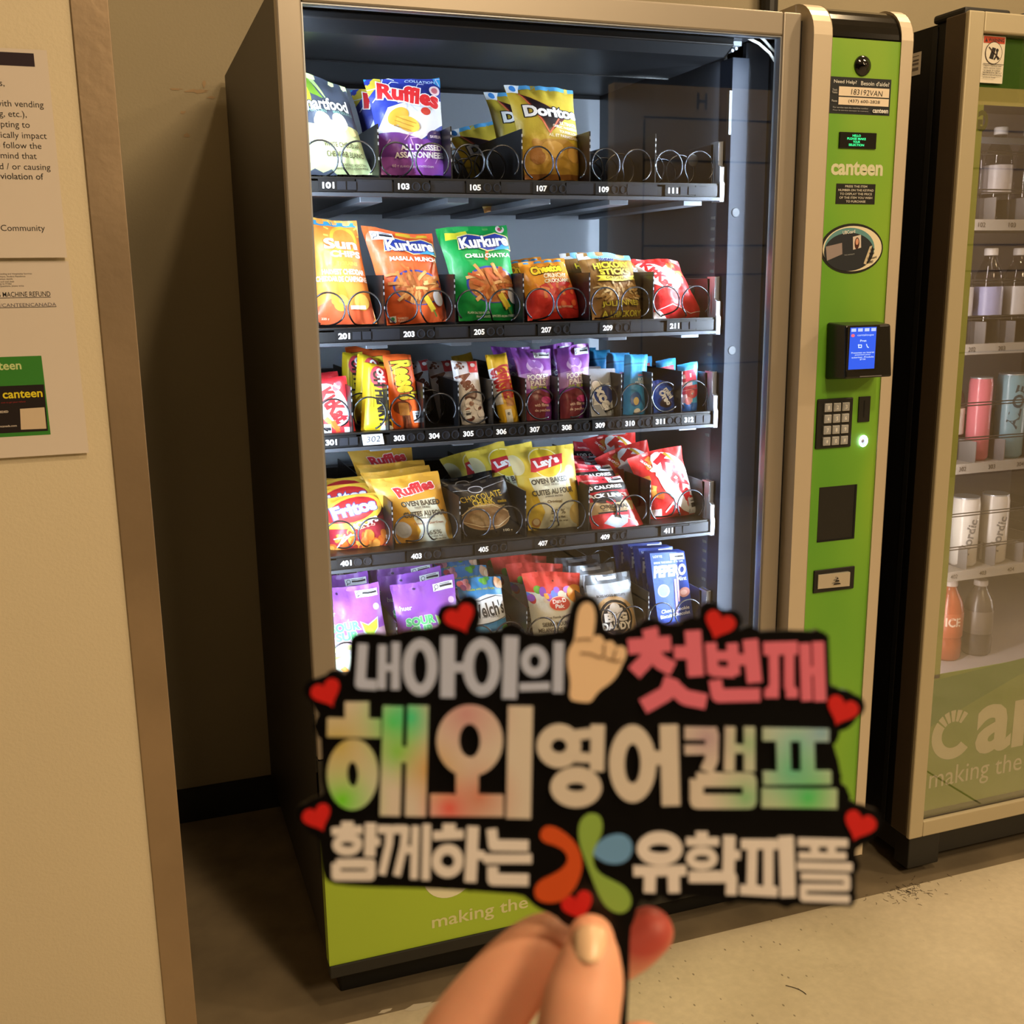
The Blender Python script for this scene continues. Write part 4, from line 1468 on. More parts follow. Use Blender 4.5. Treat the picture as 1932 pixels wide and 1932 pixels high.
snack('candy_bag', 'red chocolate candy bag leaning at the right end of the second tray', 'candy bag', G2, (1234, 602), (1332, 598), (1193, 486), (1276, 491), '#d02a2c', CHOC + KKP + [R_(.80, .93, .92, .99, '#e8e0e0')], thick=0.05,
      copies=[(-0.03, 0.07, 0.004, -6, 'red candy bag second in line at the right end of the second tray'), (-0.05, 0.15, 0.01, 4, 'red candy bag farthest back, peeking between the brown bag and the red ones')])

# ---------------- third tray
G3 = 'bars and sweets on the narrow third tray'
snack('chocolate_bar', 'red wafer chocolate bar with white oval at the left end of the third tray', 'chocolate bar', G3, (600, 822), (673, 824), (588, 713), (652, 709), '#d8323c', [
    E_(.42, .52, .44, .62, '#f0ecec', 22), T('KitKat', .48, .50, .98, .30, '#d0242e', bold=.06, rot=-62), E_(.66, .82, .16, .10, '#e0606c', 40), T('Nestle', .66, .82, .2, .06, '#f4e4e4', rot=-35),
    L_([(.22, .28), (.52, .10)], .14, '#e0843c'), L_([(.40, .24), (.52, .06)], .12, '#c8682c')] + nutri(.08, .02, .26, .16) + [R_(.68, .03, .92, .14, '#f0dcdc')], kind='bar', thick=.022, lean=.03,
      copies=[(-0.004, 0.06, 0.004, 0, 'red wafer chocolate bar directly behind the white oval one')])
snack('chocolate_bar', 'yellow peanut bar with dark vertical lettering, frontmost of its row', 'chocolate bar', G3, (681, 812), (745, 822), (686, 683), (727, 689), '#e8c828', [
    E_(.62, .80, .40, .40, '#d84858'), T('OH HENRY!', .62, .50, 1.9, .17, '#2a2420', bold=.06, rot=-84), T('OH', .66, .83, .50, .13, '#f0eef0', bold=.05, rot=-84),
    L_([(.24, .35), (.26, .75)], .03, '#8a7420'), L_([(.34, .35), (.36, .70)], .02, '#8a7420'), P_([(.5, 0), (1, .03), (1, .10), (.6, .16)], '#e2e4e0'), E_(.72, .13, .06, 0, '#e06a2c')], kind='bar', thick=.024, lean=.03,
      copies=[(-0.002, 0.055, 0.012, 1, 'yellow peanut bar second in its row'), (-0.012, 0.12, 0.012, -2, 'yellow peanut bar farthest back in its row')])
snack('chocolate_bar', 'orange peanut butter cup bar with yellow script, standing in front', 'chocolate bar', G3, (744, 815), (800, 812), (722, 669), (774, 668), '#e8662a', [
    T("Reese's", .62, .66, 1.35, .30, '#e8d83c', bold=.05, oc='#3a2018', ow=.05, rot=-84, sh=.1), E_(.36, .30, .30, .24, '#7a3a20'), R_(.22, .20, .56, .36, '#c08438'), R_(.30, .02, .56, .20, '#6a3018'), L_([(.36, .04), (.36, .19)], .02, '#4a2010'), L_([(.46, .04), (.46, .19)], .02, '#4a2010'),
    R_(.0, .955, 1, 1, '#d85a24')] + nutri(.66, .10, .24, .15) + [L_([(.24, .55), (.26, .80)], .025, '#f0b880')], kind='bar', thick=.026, lean=.03,
      copies=[(-0.02, 0.075, 0.004, -1, 'orange peanut butter cup bar second in line behind the yellow bars'), (-0.034, 0.16, 0.008, -2, 'orange peanut butter cup bar farthest back behind the yellow bars')])
snack('chocolate_bar', 'white and brown bubbly chocolate bar in front, beside the empty black slot', 'chocolate bar', G3, (873, 809), (916, 798), (850, 680), (899, 680), '#d6d4d8', blobs(61, 9, .1, .86, .5, .98, .04, .10, ['#5a3428', '#7a4a38']) + [
    R_(.58, .80, .94, .99, '#d03a3c'), E_(.76, .92, .08, 0, '#f0e8e8'), T('Aero', .50, .63, 1.0, .22, '#6a3624', bold=.06, oc='#eeeaf0', ow=.03, rot=-62), E_(.5, .44, .26, .18, '#5a2c20', 20)] +
    blobs(62, 9, .25, .06, .85, .36, .08, .20, ['#7a4432', '#8e5640', '#5e3226', '#e4e0e2']) + nutri(.1, .12, .3, .13), kind='bar', thick=.022, lean=.03,
      copies=[(-0.018, 0.09, -0.004, -3, 'white and brown bubbly chocolate bar second in line, leaning left'), (-0.036, 0.16, -0.006, -8, 'white and brown bubbly chocolate bar farthest back')])
snack('chocolate_bar', 'golden yellow wafer bar with red capitals and a twisted top', 'chocolate bar', G3, (945, 806), (980, 800), (915, 670), (954, 664), '#e0b42c', [
    R_(0, .30, .30, .80, '#dfe2ea'), T('COFFEE', .70, .60, 1.65, .22, '#b02830', bold=.05, rot=-86), T('CRISP', .42, .62, 1.30, .20, '#b02830', bold=.05, rot=-86), R_(.45, .26, .85, .37, '#c88a50'), R_(.3, .03, .62, .22, '#dfe2e0'), E_(.46, .16, .08, 0, '#66666e')], kind='bar', thick=.024, lean=.03,
      copies=[(-0.022, 0.11, -0.004, -6, 'golden yellow wafer bar lying behind the twisted-top one')])
PP = lambda s: [P_([(0, .62), (1, .68), (1, 1), (0, 1)], '#8a48a8'), P_([(0, .44), (1, .50), (1, .70), (0, .64)], '#b08ac8'), P_([(0, 0), (1, 0), (1, .36), (.5, .44), (0, .38)], '#7a3440'), P_([(.55, 0), (1, 0), (1, .34), (.7, .30)], '#7a3a90'),
    E_(.48, .74, .24, .20, '#cdb0e0'), E_(.40, .78, .10, .14, '#9a68bc', 20), E_(.58, .77, .10, .13, '#9a68bc', -15), E_(.46, .67, .14, .10, '#9a68bc'), T('POCKET', .52, .60, .62, .075, '#efe8f4', bold=.05, oc='#4a2a5a', ow=.04, rot=2), T('PALS', .50, .525, .46, .075, '#efe8f4', bold=.05, oc='#4a2a5a', ow=.04, rot=2),
    T('DIP SLIM', .50, .465, .5, .035, '#b8d048', bold=.03), T('with fibres', .50, .24, .46, .04, '#e8c8c0', bold=.02, oc='#7a2c3c', ow=.03), T('de peches', .52, .17, .5, .045, '#e8c8c0', bold=.02, oc='#7a2c3c', ow=.03), E_(.66, .30, .16, .10, '#c83a8a'), E_(.5, .955, .03, 0, '#2c1838')] + nutri(.52, .86, .44, .09)
snack('gummy_pouch', 'purple and maroon hanging gummy pouch with bubble lettering, left of two', 'candy pouch', G3, (995, 801), (1049, 799), (964, 655), (1038, 654), '#8a48a8', PP(1), thick=.03, lean=.03,
      copies=[(-0.012, 0.075, 0.0, -1, 'dark purple gummy pouch behind the left bubble-lettered pouch')])
snack('gummy_pouch', 'narrow folded purple gummy pouch right of the wider purple pouch', 'candy pouch', G3, (1057, 800), (1112, 796), (1047, 652), (1112, 647), '#9048ac', PP(2), thick=.03, lean=.03,
      copies=[(-0.012, 0.06, 0.001, 2, 'purple gummy pouch behind the narrow folded one')])
snack('gum_pack', 'silver gum carton with a navy circle standing on the third tray', 'gum', G3, (1117, 790), (1172, 787), (1103, 696), (1160, 695), '#b8bcc4', [
    P_([(.5 + (.50 if k % 2 else .34) * math.cos(k * math.pi / 9), .46 + (.30 if k % 2 else .21) * math.sin(k * math.pi / 9)) for k in range(18)], '#e4e8ec'),
    E_(.50, .47, .32, 0, '#27408c', 0), T('excel', .48, .47, .98, .26, '#eef0f4', bold=.05, oc='#1c2c60', ow=.03, rot=-68), E_(.24, .10, .09, 0, '#98a0ac'), L_([(.62, .16), (.85, .26)], .14, '#dfe8ee'), L_([(.66, .10), (.86, .16)], .10, '#c4d4de')], kind='box', depth=.03, lean=.02, back='#9aa0aa',
      copies=[(-0.004, 0.06, 0.0, 0, 'silver gum carton second in line behind the navy circle one')])
RK = [P_([(0, .80), (1, .82), (1, 1), (0, 1)], '#3f9fd8'), R_(0, .83, 1, .855, '#2c74a8'), T("Kellogg's", .64, .66, .28, .04, '#e06a8a'), T('RICE', .62, .60, .24, .05, '#d8e8f4', bold=.03), T('KRISPIES', .60, .545, .44, .05, '#d8e8f4', bold=.03), E_(.42, .30, .24, .28, '#2c64b0'), E_(.44, .27, .12, .16, '#d8c488'), E_(.5, .12, .14, .10, '#e0e2dc')]
snack('cereal_bar', 'tall sky blue cereal bar in front at slot 310', 'cereal bar', G3, (1175, 793), (1218, 790), (1178, 669), (1221, 667), '#2f8fd0', RK, kind='bar', thick=.026, lean=.03,
      copies=[(-0.012, 0.06, 0.0, 0, 'sky blue cereal bar second in its line'), (-0.024, 0.12, 0.002, -2, 'sky blue cereal bar third in its line'), (-0.03, 0.19, 0.004, 0, 'sky blue cereal bar farthest back beside the purple pouch')])
snack('cookie_pack', 'small royal blue sandwich cookie pack in the coil at slot 311', 'cookie pack', G3, (1233, 783), (1281, 780), (1227, 718), (1267, 718), '#2856b8', [P_([(0, .8), (1, .84), (1, 1), (0, 1)], '#20429a'), E_(.45, .35, .34, .24, '#1c3a90'), E_(.42, .30, .24, .17, '#3a2c34'), T('mini', .62, .60, .44, .20, '#e8eef8', bold=.05, rot=-62), T('Oreo', .42, .46, .6, .22, '#e8eef8', bold=.06, rot=-62)], thick=.03, lean=.02,
      copies=[(-0.006, 0.065, 0.003, 0, 'royal blue sandwich cookie pack behind the small front one')])
snack('gum_bar', 'light blue and pink gum bar at the right end of the third tray', 'candy bar', G3, (1287, 784), (1314, 780), (1278, 687), (1316, 682), '#48a8dc', [R_(0, .86, 1, 1, '#3f9ad4'), R_(0, 0, 1, .20, '#2c6cc0'), P_([(0, .22), (.55, .22), (.60, .84), (.0, .84)], '#e8c8d4'), T('FLIP', .34, .56, 1.5, .36, '#c83a52', bold=.06, rot=-86), E_(.3, .25, .2, 0, '#e0909c')], kind='bar', thick=.024, lean=.03,
      copies=[(-0.016, 0.065, 0.004, 0, 'light blue gum bar second in line at the right end'), (-0.034, 0.14, 0.004, 0, 'light blue gum bar farthest back at the right end')])

# ---------------- fourth tray
G4 = 'snack bags on the fourth tray'
snack('corn_chip_bag', 'gold and crimson corn hoop bag in front at the left end of the fourth tray', 'chip bag', G4, (618, 1046), (744, 1034), (598, 939), (717, 927), '#d8a63a', [
    P_([(0, 0), (1, 0), (1, .62), (.9, .56), (.5, .36), (0, .42)], '#a82a3c'), P_([(.6, .44), (1, .60), (1, .90), (.86, .62)], '#7a2240')] + blobs(71, 26, .02, .03, .98, .36, .05, .09, ['#e88a34', '#f0a048', '#d86a28', '#e07a2c']) + blobs(72, 10, .1, .06, .9, .32, .02, .035, ['#9a3020', '#b0402a']) + [
    E_(.46, .68, .52, .24, '#f0c848', 12), E_(.46, .70, .44, .18, '#d03438', 12), T('Fritos', .50, .72, .74, .22, '#eef2f8', bold=.05, oc='#3a5ab0', ow=.04, rot=8), T('HOOPS', .60, .46, .48, .10, '#f2eeee', bold=.05, oc='#5a1830', ow=.03, rot=14), T('BAR-B-Q', .62, .39, .30, .04, '#f0c8b0', rot=14),
    T('5', .92, .20, .05, .06, '#f0e0d8')] + [L_([(.14, .10), (.26, .30), (.20, .16), (.36, .30)], .02, '#ece4e4'), L_([(.10, .24), (.40, .28)], .015, '#ece4e4')], thick=.05,
      copies=[(-0.008, 0.05, 0.012, 1, 'gold corn hoop bag second in line'), (-0.008, 0.085, 0.018, -1, 'gold corn hoop bag third in line'), (-0.055, 0.14, 0.012, 8, 'dull gold corn hoop bag tilted farthest back at the left edge')])
snack('chip_bag', 'mustard oven-baked ridged chip bag with red logo, front of its line', 'chip bag', G4, (749, 1035), (863, 1022), (694, 899), (827, 888), '#d09a34', [
    P_([(0, .75), (.3, .68), (.42, .82), (.2, .95), (0, .95)], '#d8a848'), P_([(.30, .60), (.82, .64), (.82, .55), (.9, .36), (.96, .10), (.86, .02), (.30, .02), (.42, .2), (.36, .45)], '#d3d6c4'),
    E_(.95, .16, .10, .16, '#d8a040'), E_(.12, .16, .14, .16, '#d8a040'), E_(.16, .24, .125, 0, '#d4d8e2'), E_(.16, .24, .09, 0, '#c2c8d4'), E_(.28, .10, .09, .07, '#c8903c'),
    T('Ruffles', .56, .79, .62, .15, '#cc3038', bold=.05, oc='#eae0e0', ow=.05, rot=10), T('OVEN BAKED', .57, .575, .62, .075, '#4a4438', bold=.04), T('NOT FRIED', .57, .515, .26, .028, '#6a6454'), T('CUITES AU FOUR', .59, .43, .70, .075, '#4a4438', bold=.03), T('JAMAIS FRITES', .57, .37, .30, .028, '#6a6454'),
    T('Cheddar & Sour Cream', .6, .30, .5, .03, '#a06a4a'), T('65%', .66, .17, .22, .06, '#6a6454'), T('Less fat', .68, .12, .2, .025, '#6a6454'), T('Moins de gras', .70, .08, .26, .025, '#6a6454')], thick=.05,
      copies=[(-0.004, 0.05, 0.004, 0, 'mustard oven-baked ridged chip bag second in line'), (-0.006, 0.10, 0.008, 2, 'mustard oven-baked ridged chip bag third in line'), (-0.02, 0.175, 0.03, 5, 'mustard oven-baked ridged chip bag farthest back, raised and tilted')])
snack('cookie_pack', 'black cookie pack with a pale oval window and gold lettering', 'cookie pack', G4, (876, 1020), (991, 1012), (843, 911), (951, 897), '#16161a', [
    E_(.44, .36, .42, .22, '#a88c68', 4), E_(.44, .36, .40, .20, '#8a6c4c', 4), E_(.34, .34, .20, .11, '#98805e'), L_([(.04, .42), (.25, .54), (.60, .55), (.86, .42)], .012, '#d8ccae'), L_([(.04, .30), (.3, .20), (.6, .20), (.86, .34)], .012, '#d8ccae'),
    E_(.42, .84, .13, .07, '#b8bcc4'), E_(.42, .84, .11, .055, '#26262c'), L_([(.0, .86), (.3, .84)], .01, '#9aa0a8'), L_([(.54, .84), (.95, .92)], .01, '#9aa0a8'),
    T('CHOCOLATE', .46, .70, .74, .10, '#c8ac34', bold=.0, rot=5), T('CHUNK', .46, .60, .40, .10, '#c8ac34', bold=.02, rot=3), T('cookie', .80, .60, .16, .05, '#c8ac34'), T('BISCUIT AUX BRISURES DE CHOCOLAT', .50, .525, .66, .025, '#b8a878'), T('100 g', .74, .12, .16, .05, '#c8c0a8')], thick=.03,
      copies=[(0.0, 0.085, -0.004, 0, 'black cookie pack behind the gold-lettered one')])
snack('chip_bag', 'tall pale yellow oven-baked chip bag with round red and yellow logo', 'chip bag', G4, (997, 1003), (1109, 997), (953, 848), (1079, 832), '#d8bc44', [
    P_([(.16, .63), (.78, .66), (.72, .48), (.86, .22), (.80, .02), (.16, .02), (.28, .22), (.2, .45)], '#d6d8c2'), E_(.05, .80, .12, .16, '#d8cc9c'), E_(.86, .66, .10, .11, '#d2c070'), E_(.86, .18, .16, .16, '#d4bc74'), E_(.13, .10, .07, 0, '#a8743a'), E_(.13, .11, .05, 0, '#d8c8a0'),
    E_(.50, .795, .24, 0, '#ece0b8'), E_(.50, .795, .225, 0, '#e0c030'), P_([(.22, .70), (.30, .855), (.80, .895), (.76, .77), (.28, .69)], '#c8343a'), T("Lay's", .52, .795, .40, .12, '#f0eef0', bold=.05, rot=10),
    T('OVEN BAKED', .48, .585, .60, .065, '#4a4638', bold=.04, rot=2), T('NOT FRIED', .48, .535, .26, .024, '#6a6450'), T('CUITES AU FOUR', .49, .455, .68, .065, '#4a4638', bold=.03, rot=2), T('JAMAIS FRITES', .48, .40, .30, .024, '#6a6450'), T('Original', .48, .335, .26, .045, '#7a6a4a', sh=.2), T('50 %', .50, .22, .24, .055, '#6a6450'), T('Less fat', .50, .16, .22, .025, '#6a6450'), T('Moins de gras', .50, .115, .3, .025, '#6a6450')], thick=.05,
      copies=[(-0.04, 0.095, -0.008, -5, 'pale yellow oven-baked chip bag second in line, showing its left corner'), (-0.062, 0.15, -0.012, -12, 'pale yellow oven-baked chip bag farthest back, tilted left')])
JL = [R_(0, .86, 1, 1, '#c22c3a'), P_([(0, .70), (1, .74), (1, .88), (0, .84)], '#1c1618'), P_([(0, .36), (.9, .40), (1, .55), (0, .56)], '#b49a70'), P_([(0, 0), (1, 0), (1, .34), (.5, .22), (0, .36)], '#c8303a'),
      P_([(.20, .22), (.40, .34), (.74, .32), (.66, .20), (.45, .12)], '#98a0aa'), L_([(.16, .38), (.75, .38)], .03, '#2a2424'), T('100 CALORIES', .46, .785, .86, .065, '#eceaea', bold=.04, rot=3), T('PROTEIN SNACK', .26, .90, .36, .025, '#f0d8d8'), E_(.56, .93, .025, 0, '#5a1018'),
      P_([(.14, .56), (.14, .66), (.34, .70), (.70, .71), (.80, .62), (.66, .52), (.34, .52)], '#201a1c'), T("JACK LINK'S", .46, .635, .90, .085, '#eceaea', bold=.045), L_([(.38, .55), (.47, .51), (.56, .55)], .04, '#c8303a'), T('ORIGINAL', .52, .465, .60, .065, '#2c2620', bold=.03), T('BEEF JERKY BOEUF', .50, .41, .5, .03, '#5a4a34'),
      L_([(.55, .34), (.76, .24), (.84, .12), (.96, .05)], .012, '#eceaea'), E_(.10, .10, .05, 0, '#d05058')]
snack('jerky_pack', 'red, black and tan jerky pack hanging over the fourth tray edge', 'jerky pack', G4, (1120, 1019), (1225, 1007), (1085, 898), (1171, 892), '#c02c3a', JL + nutri(.62, .86, .36, .12), thick=.035, y0=.135, lean=.05,
      copies=[(0.004, 0.06, 0.014, 0, 'jerky pack second in line behind the overhanging one'), (-0.002, 0.10, 0.016, 0, 'jerky pack third in line'), (0.006, 0.145, 0.020, 2, 'jerky pack fourth in line'), (0.05, 0.18, 0.03, 9, 'dark red jerky pack standing farthest back and tilted')])
snack('candy_bag', 'large red candy bag with white oval, tilted at the right end of the fourth tray', 'candy bag', G4, (1226, 984), (1318, 968), (1181, 862), (1283, 838), '#d6302e', [P_([(.0, .55), (.55, .98), (.62, 1), (.0, 1)], '#d6302e')] + sticks(81, 9, .30, .62, .26, .30, .12, .07, ['#d88a3c', '#b85a24', '#e0a454']) + [
    E_(.70, .50, .34, .60, '#f0eeee', 22), T('KitKat', .72, .52, 1.0, .24, '#cc262c', bold=.06, rot=-64), T('MINIS', .42, .55, .56, .10, '#f4eeee', bold=.05, rot=-62), L_([(.66, .93), (.86, .62)], .05, '#d8a43a'), R_(.05, .06, .22, .16, '#eedadc'), L_([(.3, .10), (.45, .22), (.55, .10)], .03, '#f0dcdc'), T('200 g', .26, .80, .3, .045, '#f4dada', rot=-62)] + nutri(.80, .02, .20, .22), thick=.055,
      copies=[(-0.03, 0.07, 0.004, -6, 'red candy bag second in line behind the tilted large one'), (-0.045, 0.15, 0.016, 4, 'red candy bag farthest back on the right of the fourth tray')])

# ---------------- fifth tray
G5 = 'sweets and snacks on the fifth tray'


def sour(line1, line2):
    return [P_([(0, .44), (1, .52), (1, 1), (0, 1)], '#8f50b8'), P_([(0, .36), (1, .44), (1, .56), (0, .50)], '#b692a8'), P_([(0, .28), (1, .36), (1, .46), (0, .38)], '#b8b878'), P_([(0, 0), (1, 0), (1, .38), (0, .30)], '#9ac048'),
            P_([(.0, .02), (.5, .08), (.62, .28), (.40, .36), (.0, .24)], '#d0d8c8')] + sticks(hash_name(line1), 7, .30, .12, .30, .10, .07, .09, ['#c85a8a', '#e8a050', '#8a58c0', '#e8e0d0']) + [
        T('SOUR', .36, .60, .46, .085, '#56b878', bold=.05, oc='#bfe8cc', ow=.045, rot=3), T('SUR', .38, .51, .36, .085, '#56b878', bold=.05, oc='#bfe8cc', ow=.045, rot=3),
        P_([(.60, .64), (.72, .60), (.90, .66), (.88, .56), (.76, .47), (.64, .52)], '#bfe8cc'), P_([(.62, .63), (.72, .59), (.885, .645), (.865, .56), (.755, .485), (.655, .53)], '#a8cc3a'), E_(.74, .52, .055, .07, '#c8dc4c', 20),
        T(line1, .48, .42, .66, .05, '#d8e06a' if 'Suck' in line1 else '#e88ab0', bold=.04, oc='#5a3a78', ow=.03, rot=4), T(line2, .44, .36, .56, .04, '#e8e0ee', bold=.02, oc='#6a4a88', ow=.02, rot=4), T('huer', .16, .74, .18, .05, '#e6d8f0', oc='#6a3a98', ow=.03), E_(.90, .76, .05, 0, '#c8a8dc'), E_(.34, .93, .02, 0, '#3a1a50')] + nutri(.62, .87, .34, .075)


snack('candy_pouch', 'purple to green sour candy pouch at the left end of the fifth tray', 'candy pouch', G5, (612, 1300), (752, 1288), (592, 1113), (712, 1093), '#8f50b8', sour('Suckers - Sucettes', 'GUMMIES - GELIFIES'), thick=.035,
      copies=[(-0.008, 0.06, 0.008, 0, 'purple sour candy pouch second in line at the left end'), (-0.014, 0.115, 0.010, 0, 'purple sour candy pouch farthest back at the left end')])
snack('candy_pouch', 'purple sour worm candy pouch right of the first sour pouch', 'candy pouch', G5, (758, 1288), (882, 1272), (736, 1100), (857, 1083), '#8f50b8', sour('Neon Worms', 'Vers neons GELIFIES'), thick=.035,
      copies=[(-0.012, 0.055, 0.004, 0, 'purple sour worm pouch second in line'), (-0.018, 0.10, 0.008, 0, 'purple sour worm pouch third in line'), (-0.024, 0.15, 0.012, 0, 'purple sour worm pouch farthest back')])
snack('fruit_snack_pouch', 'sky blue fruit snack pouch with a dark script name on white', 'snack pouch', G5, (884, 1274), (975, 1262), (861, 1093), (942, 1084), '#2f86c4', [
    P_([(0, .50), (1, .56), (1, .80), (.6, .82), (.3, .78), (0, .80)], '#dfe6ee'), P_([(0, 0), (1, 0), (1, .46), (0, .40)], '#b8d4e4'), L_([(.05, .78), (.4, .76), (.8, .80), (.98, .78)], .02, '#26303c'), L_([(.05, .52), (.5, .52), (.98, .57)], .015, '#26303c'),
    T("Welch's", .54, .665, .84, .15, '#26282e', bold=.03, rot=5), T('FRUIT SNACKS', .6, .59, .4, .02, '#5a6068'), R_(.1, .46, .7, .50, '#3f90c8'), T('Fruit Snacks', .50, .40, .62, .06, '#3a4450', bold=.0, rot=3), T('Collations', .52, .29, .55, .055, '#3a4450', rot=3), T('aux fruits', .58, .22, .5, .05, '#3a4450', rot=3),
    E_(.92, .44, .10, 0, '#6ab04a'), E_(.90, .26, .10, 0, '#c83a4a'), T('Made with real fruit', .5, .88, .6, .025, '#b8c84a')] + blobs(91, 7, .02, .88, .26, .98, .05, .09, ['#c84a5a', '#8a3a6a', '#e09aa8']) + blobs(92, 4, .45, .90, .7, .98, .05, .08, ['#5aa83a', '#3f8a34']) + blobs(93, 4, .8, .9, .98, .99, .06, .10, ['#c08a5a', '#e0b890']), thick=.04,
      copies=[(-0.010, 0.06, 0.010, 0, 'sky blue fruit snack pouch second in line'), (-0.014, 0.12, 0.018, 0, 'sky blue fruit snack pouch farthest back')])
snack('nut_mix_pouch', 'red and white nut mix pouch with a round red emblem', 'snack pouch', G5, (1012, 1258), (1106, 1248), (985, 1080), (1092, 1076), '#d84038', [
    P_([(0, .30), (1, .30), (1, .80), (.5, .76), (0, .80)], '#dcdcd0')] + blobs(101, 16, .0, .70, 1.0, .82, .05, .09, ['#8a4ab0', '#b878c8', '#4a68c0', '#6aa83a', '#e0982c', '#d8c8b0', '#c03a3a']) + [E_(.88, .76, .16, .17, '#e8962c', 20), E_(.50, .90, .015, 0, '#5a1418'), E_(.54, .66, .21, .13, '#e8b890'), E_(.54, .66, .195, .118, '#c83428'), T('Dan-D', .54, .69, .27, .045, '#f2ecec', bold=.04, rot=4), T('Pak', .54, .635, .18, .045, '#f2ecec', bold=.04),
    T('Fine Foods of the Earth', .55, .525, .6, .025, '#6a6458', rot=2), T('SIERRA MOUNTAIN MIX', .57, .455, .80, .045, '#5a544a', bold=.01, rot=2), T('MELANGE DE MONTAGNE', .52, .395, .86, .045, '#5a544a', bold=.01, rot=2), R_(0, 0, 1, .30, '#4a3a30')] + blobs(102, 40, .02, .02, .98, .28, .05, .09, ['#6a5040', '#8a6e54', '#3a2a22', '#b09a80', '#2c2220', '#7a4a3a']), thick=.04,
      copies=[(-0.014, 0.06, 0.006, 0, 'red and white nut mix pouch second in line'), (-0.028, 0.12, 0.010, 0, 'red and white nut mix pouch third in line'), (-0.040, 0.18, 0.014, 0, 'red and white nut mix pouch farthest back')])
snack('wrapped_cookie', 'clear-wrapped round cookie with a black round badge print', 'cookie', G5, (1118, 1252), (1216, 1240), (1097, 1084), (1186, 1075), '#8d949c', [
    R_(0, .80, 1, 1, '#5a6068'), P_([(.04, .74), (.96, .76), (.96, .90), (.04, .88)], '#aab2bc'), E_(.52, .46, .46, .46, '#b8986c'), E_(.52, .46, .40, .40, '#c8ab80')] + blobs(111, 14, .2, .25, .85, .65, .03, .06, ['#a88458', '#d0b890', '#98744c']) + [
    E_(.52, .48, .36, 0, '#201e20'), E_(.52, .48, .31, 0, '#c2a880'), E_(.52, .48, .29, 0, '#26242a'), E_(.52, .60, .11, .10, '#e0dcd4'), R_(.36, .50, .68, .60, '#e0dcd4'), T('BIG', .52, .50, .48, .10, '#eeeae4', bold=.06, oc='#201e20', ow=.03), T('DADDY', .52, .40, .62, .09, '#eeeae4', bold=.05, oc='#201e20', ow=.03), T('BOSS HOGG BISCUITS', .5, .745, .6, .03, '#2a2624', bold=.02), T('SMOKING COOKIE', .52, .21, .5, .035, '#2a2624', bold=.02), R_(.30, .93, .72, .97, '#d8dce0')], thick=.03,
      copies=[(-0.008, 0.06, 0.006, 0, 'clear-wrapped round cookie second in line'), (-0.016, 0.12, 0.010, 0, 'clear-wrapped round cookie farthest back')])
snack('biscuit_box', 'bright blue biscuit stick carton frontmost at the right end of the fifth tray', 'box', G5, (1243, 1184), (1309, 1169), (1226, 1044), (1291, 1040), '#2458c0', [
    T('PEPERO', .50, .745, .94, .165, '#eef2f8', bold=.05, sh=.2), T('Mint', .82, .62, .26, .06, '#d8e4f4', bold=.02), T('BREAK THE MOLD - IT IS TIME', .5, .865, .84, .025, '#c8d8f0'), E_(.26, .48, .17, 0, '#8c96b0'), E_(.26, .48, .14, 0, '#6a7088'), E_(.84, .42, .16, .13, '#c88c84', 20), E_(.82, .42, .10, .07, '#e0b4ac'),
    L_([(.56, .12), (.62, .62)], .06, '#9a7a90'), L_([(.66, .30), (.70, .66)], .05, '#b08898'), T('Choco Cookie', .52, .20, .80, .05, '#dfe8f6', bold=.02), T('Biscuit Chocolat', .50, .13, .84, .05, '#dfe8f6', bold=.02), T('LOTTE', .20, .95, .26, .03, '#cfdcf2')] + nutri(.56, .89, .40, .09), kind='box', depth=.03, lean=.012, back='#1c3c8c',
      copies=[(-0.004, 0.045, 0.0, 0, 'blue biscuit stick carton second in line'), (-0.008, 0.09, 0.0, 0, 'blue biscuit stick carton third in line'), (-0.012, 0.135, 0.0, 0, 'blue biscuit stick carton farthest back')])
# ------------------------------------------------------------------ the drinks machine on the right
DM = empty('drinks_vending_machine', (1.79, 0.43, 0.0))
tag(DM, 'glass fronted drinks machine with black side, silver door frame and lime lower panel', 'vending machine')
DX0, DX1 = 1.323, 2.26
DBODY = mat('drinks_body_black', (12, 12, 14), rough=0.5, spec=0.3)
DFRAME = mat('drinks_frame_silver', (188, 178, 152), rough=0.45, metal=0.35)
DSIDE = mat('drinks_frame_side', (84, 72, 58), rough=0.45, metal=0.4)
DINNER = mat('drinks_inner', (166, 156, 156), rough=0.6)
DB = MB()
DB.box(DX0 + 0.014, DX0 + 0.034, 0.07, 0.86, 0.10, 1.855, DBODY)
DB.box(DX1 - 0.034, DX1 - 0.014, 0.07, 0.86, 0.10, 1.855, DBODY)
DB.box(DX0 + 0.034, DX1 - 0.034, 0.84, 0.86, 0.10, 1.855, DBODY)
DB.box(DX0 + 0.034, DX1 - 0.034, 0.07, 0.84, 1.84, 1.855, DBODY)
DB.box(DX0 + 0.034, DX1 - 0.034, 0.07, 0.84, 0.10, 0.12, DBODY)
DB.box(DX0 + 0.012, DX0 + 0.014, 0.10, 0.115, 0.10, 1.85, mat('seam_dark', (4, 4, 5), rough=0.6))
DB.build('cabinet', DM, bevel=0.002)
MB().box(DX0 + 0.006, DX0 + 0.12, 0.02, 0.11, 1.855, 1.872, BLACKM).build('hinge_cover', DM, bevel=0.006)
MB().box(DX0 + 0.16, DX0 + 0.5, 0.03, 0.14, 1.855, 1.872, BLACKM).build('top_cover', DM, bevel=0.006)
DF = MB()
for a in ((DX0, DX0 + 0.038, 0.105, 1.86), (DX1 - 0.038, DX1, 0.105, 1.86)):
    DF.box(a[0], a[1], 0.0, 0.012, a[2], a[3], DFRAME)
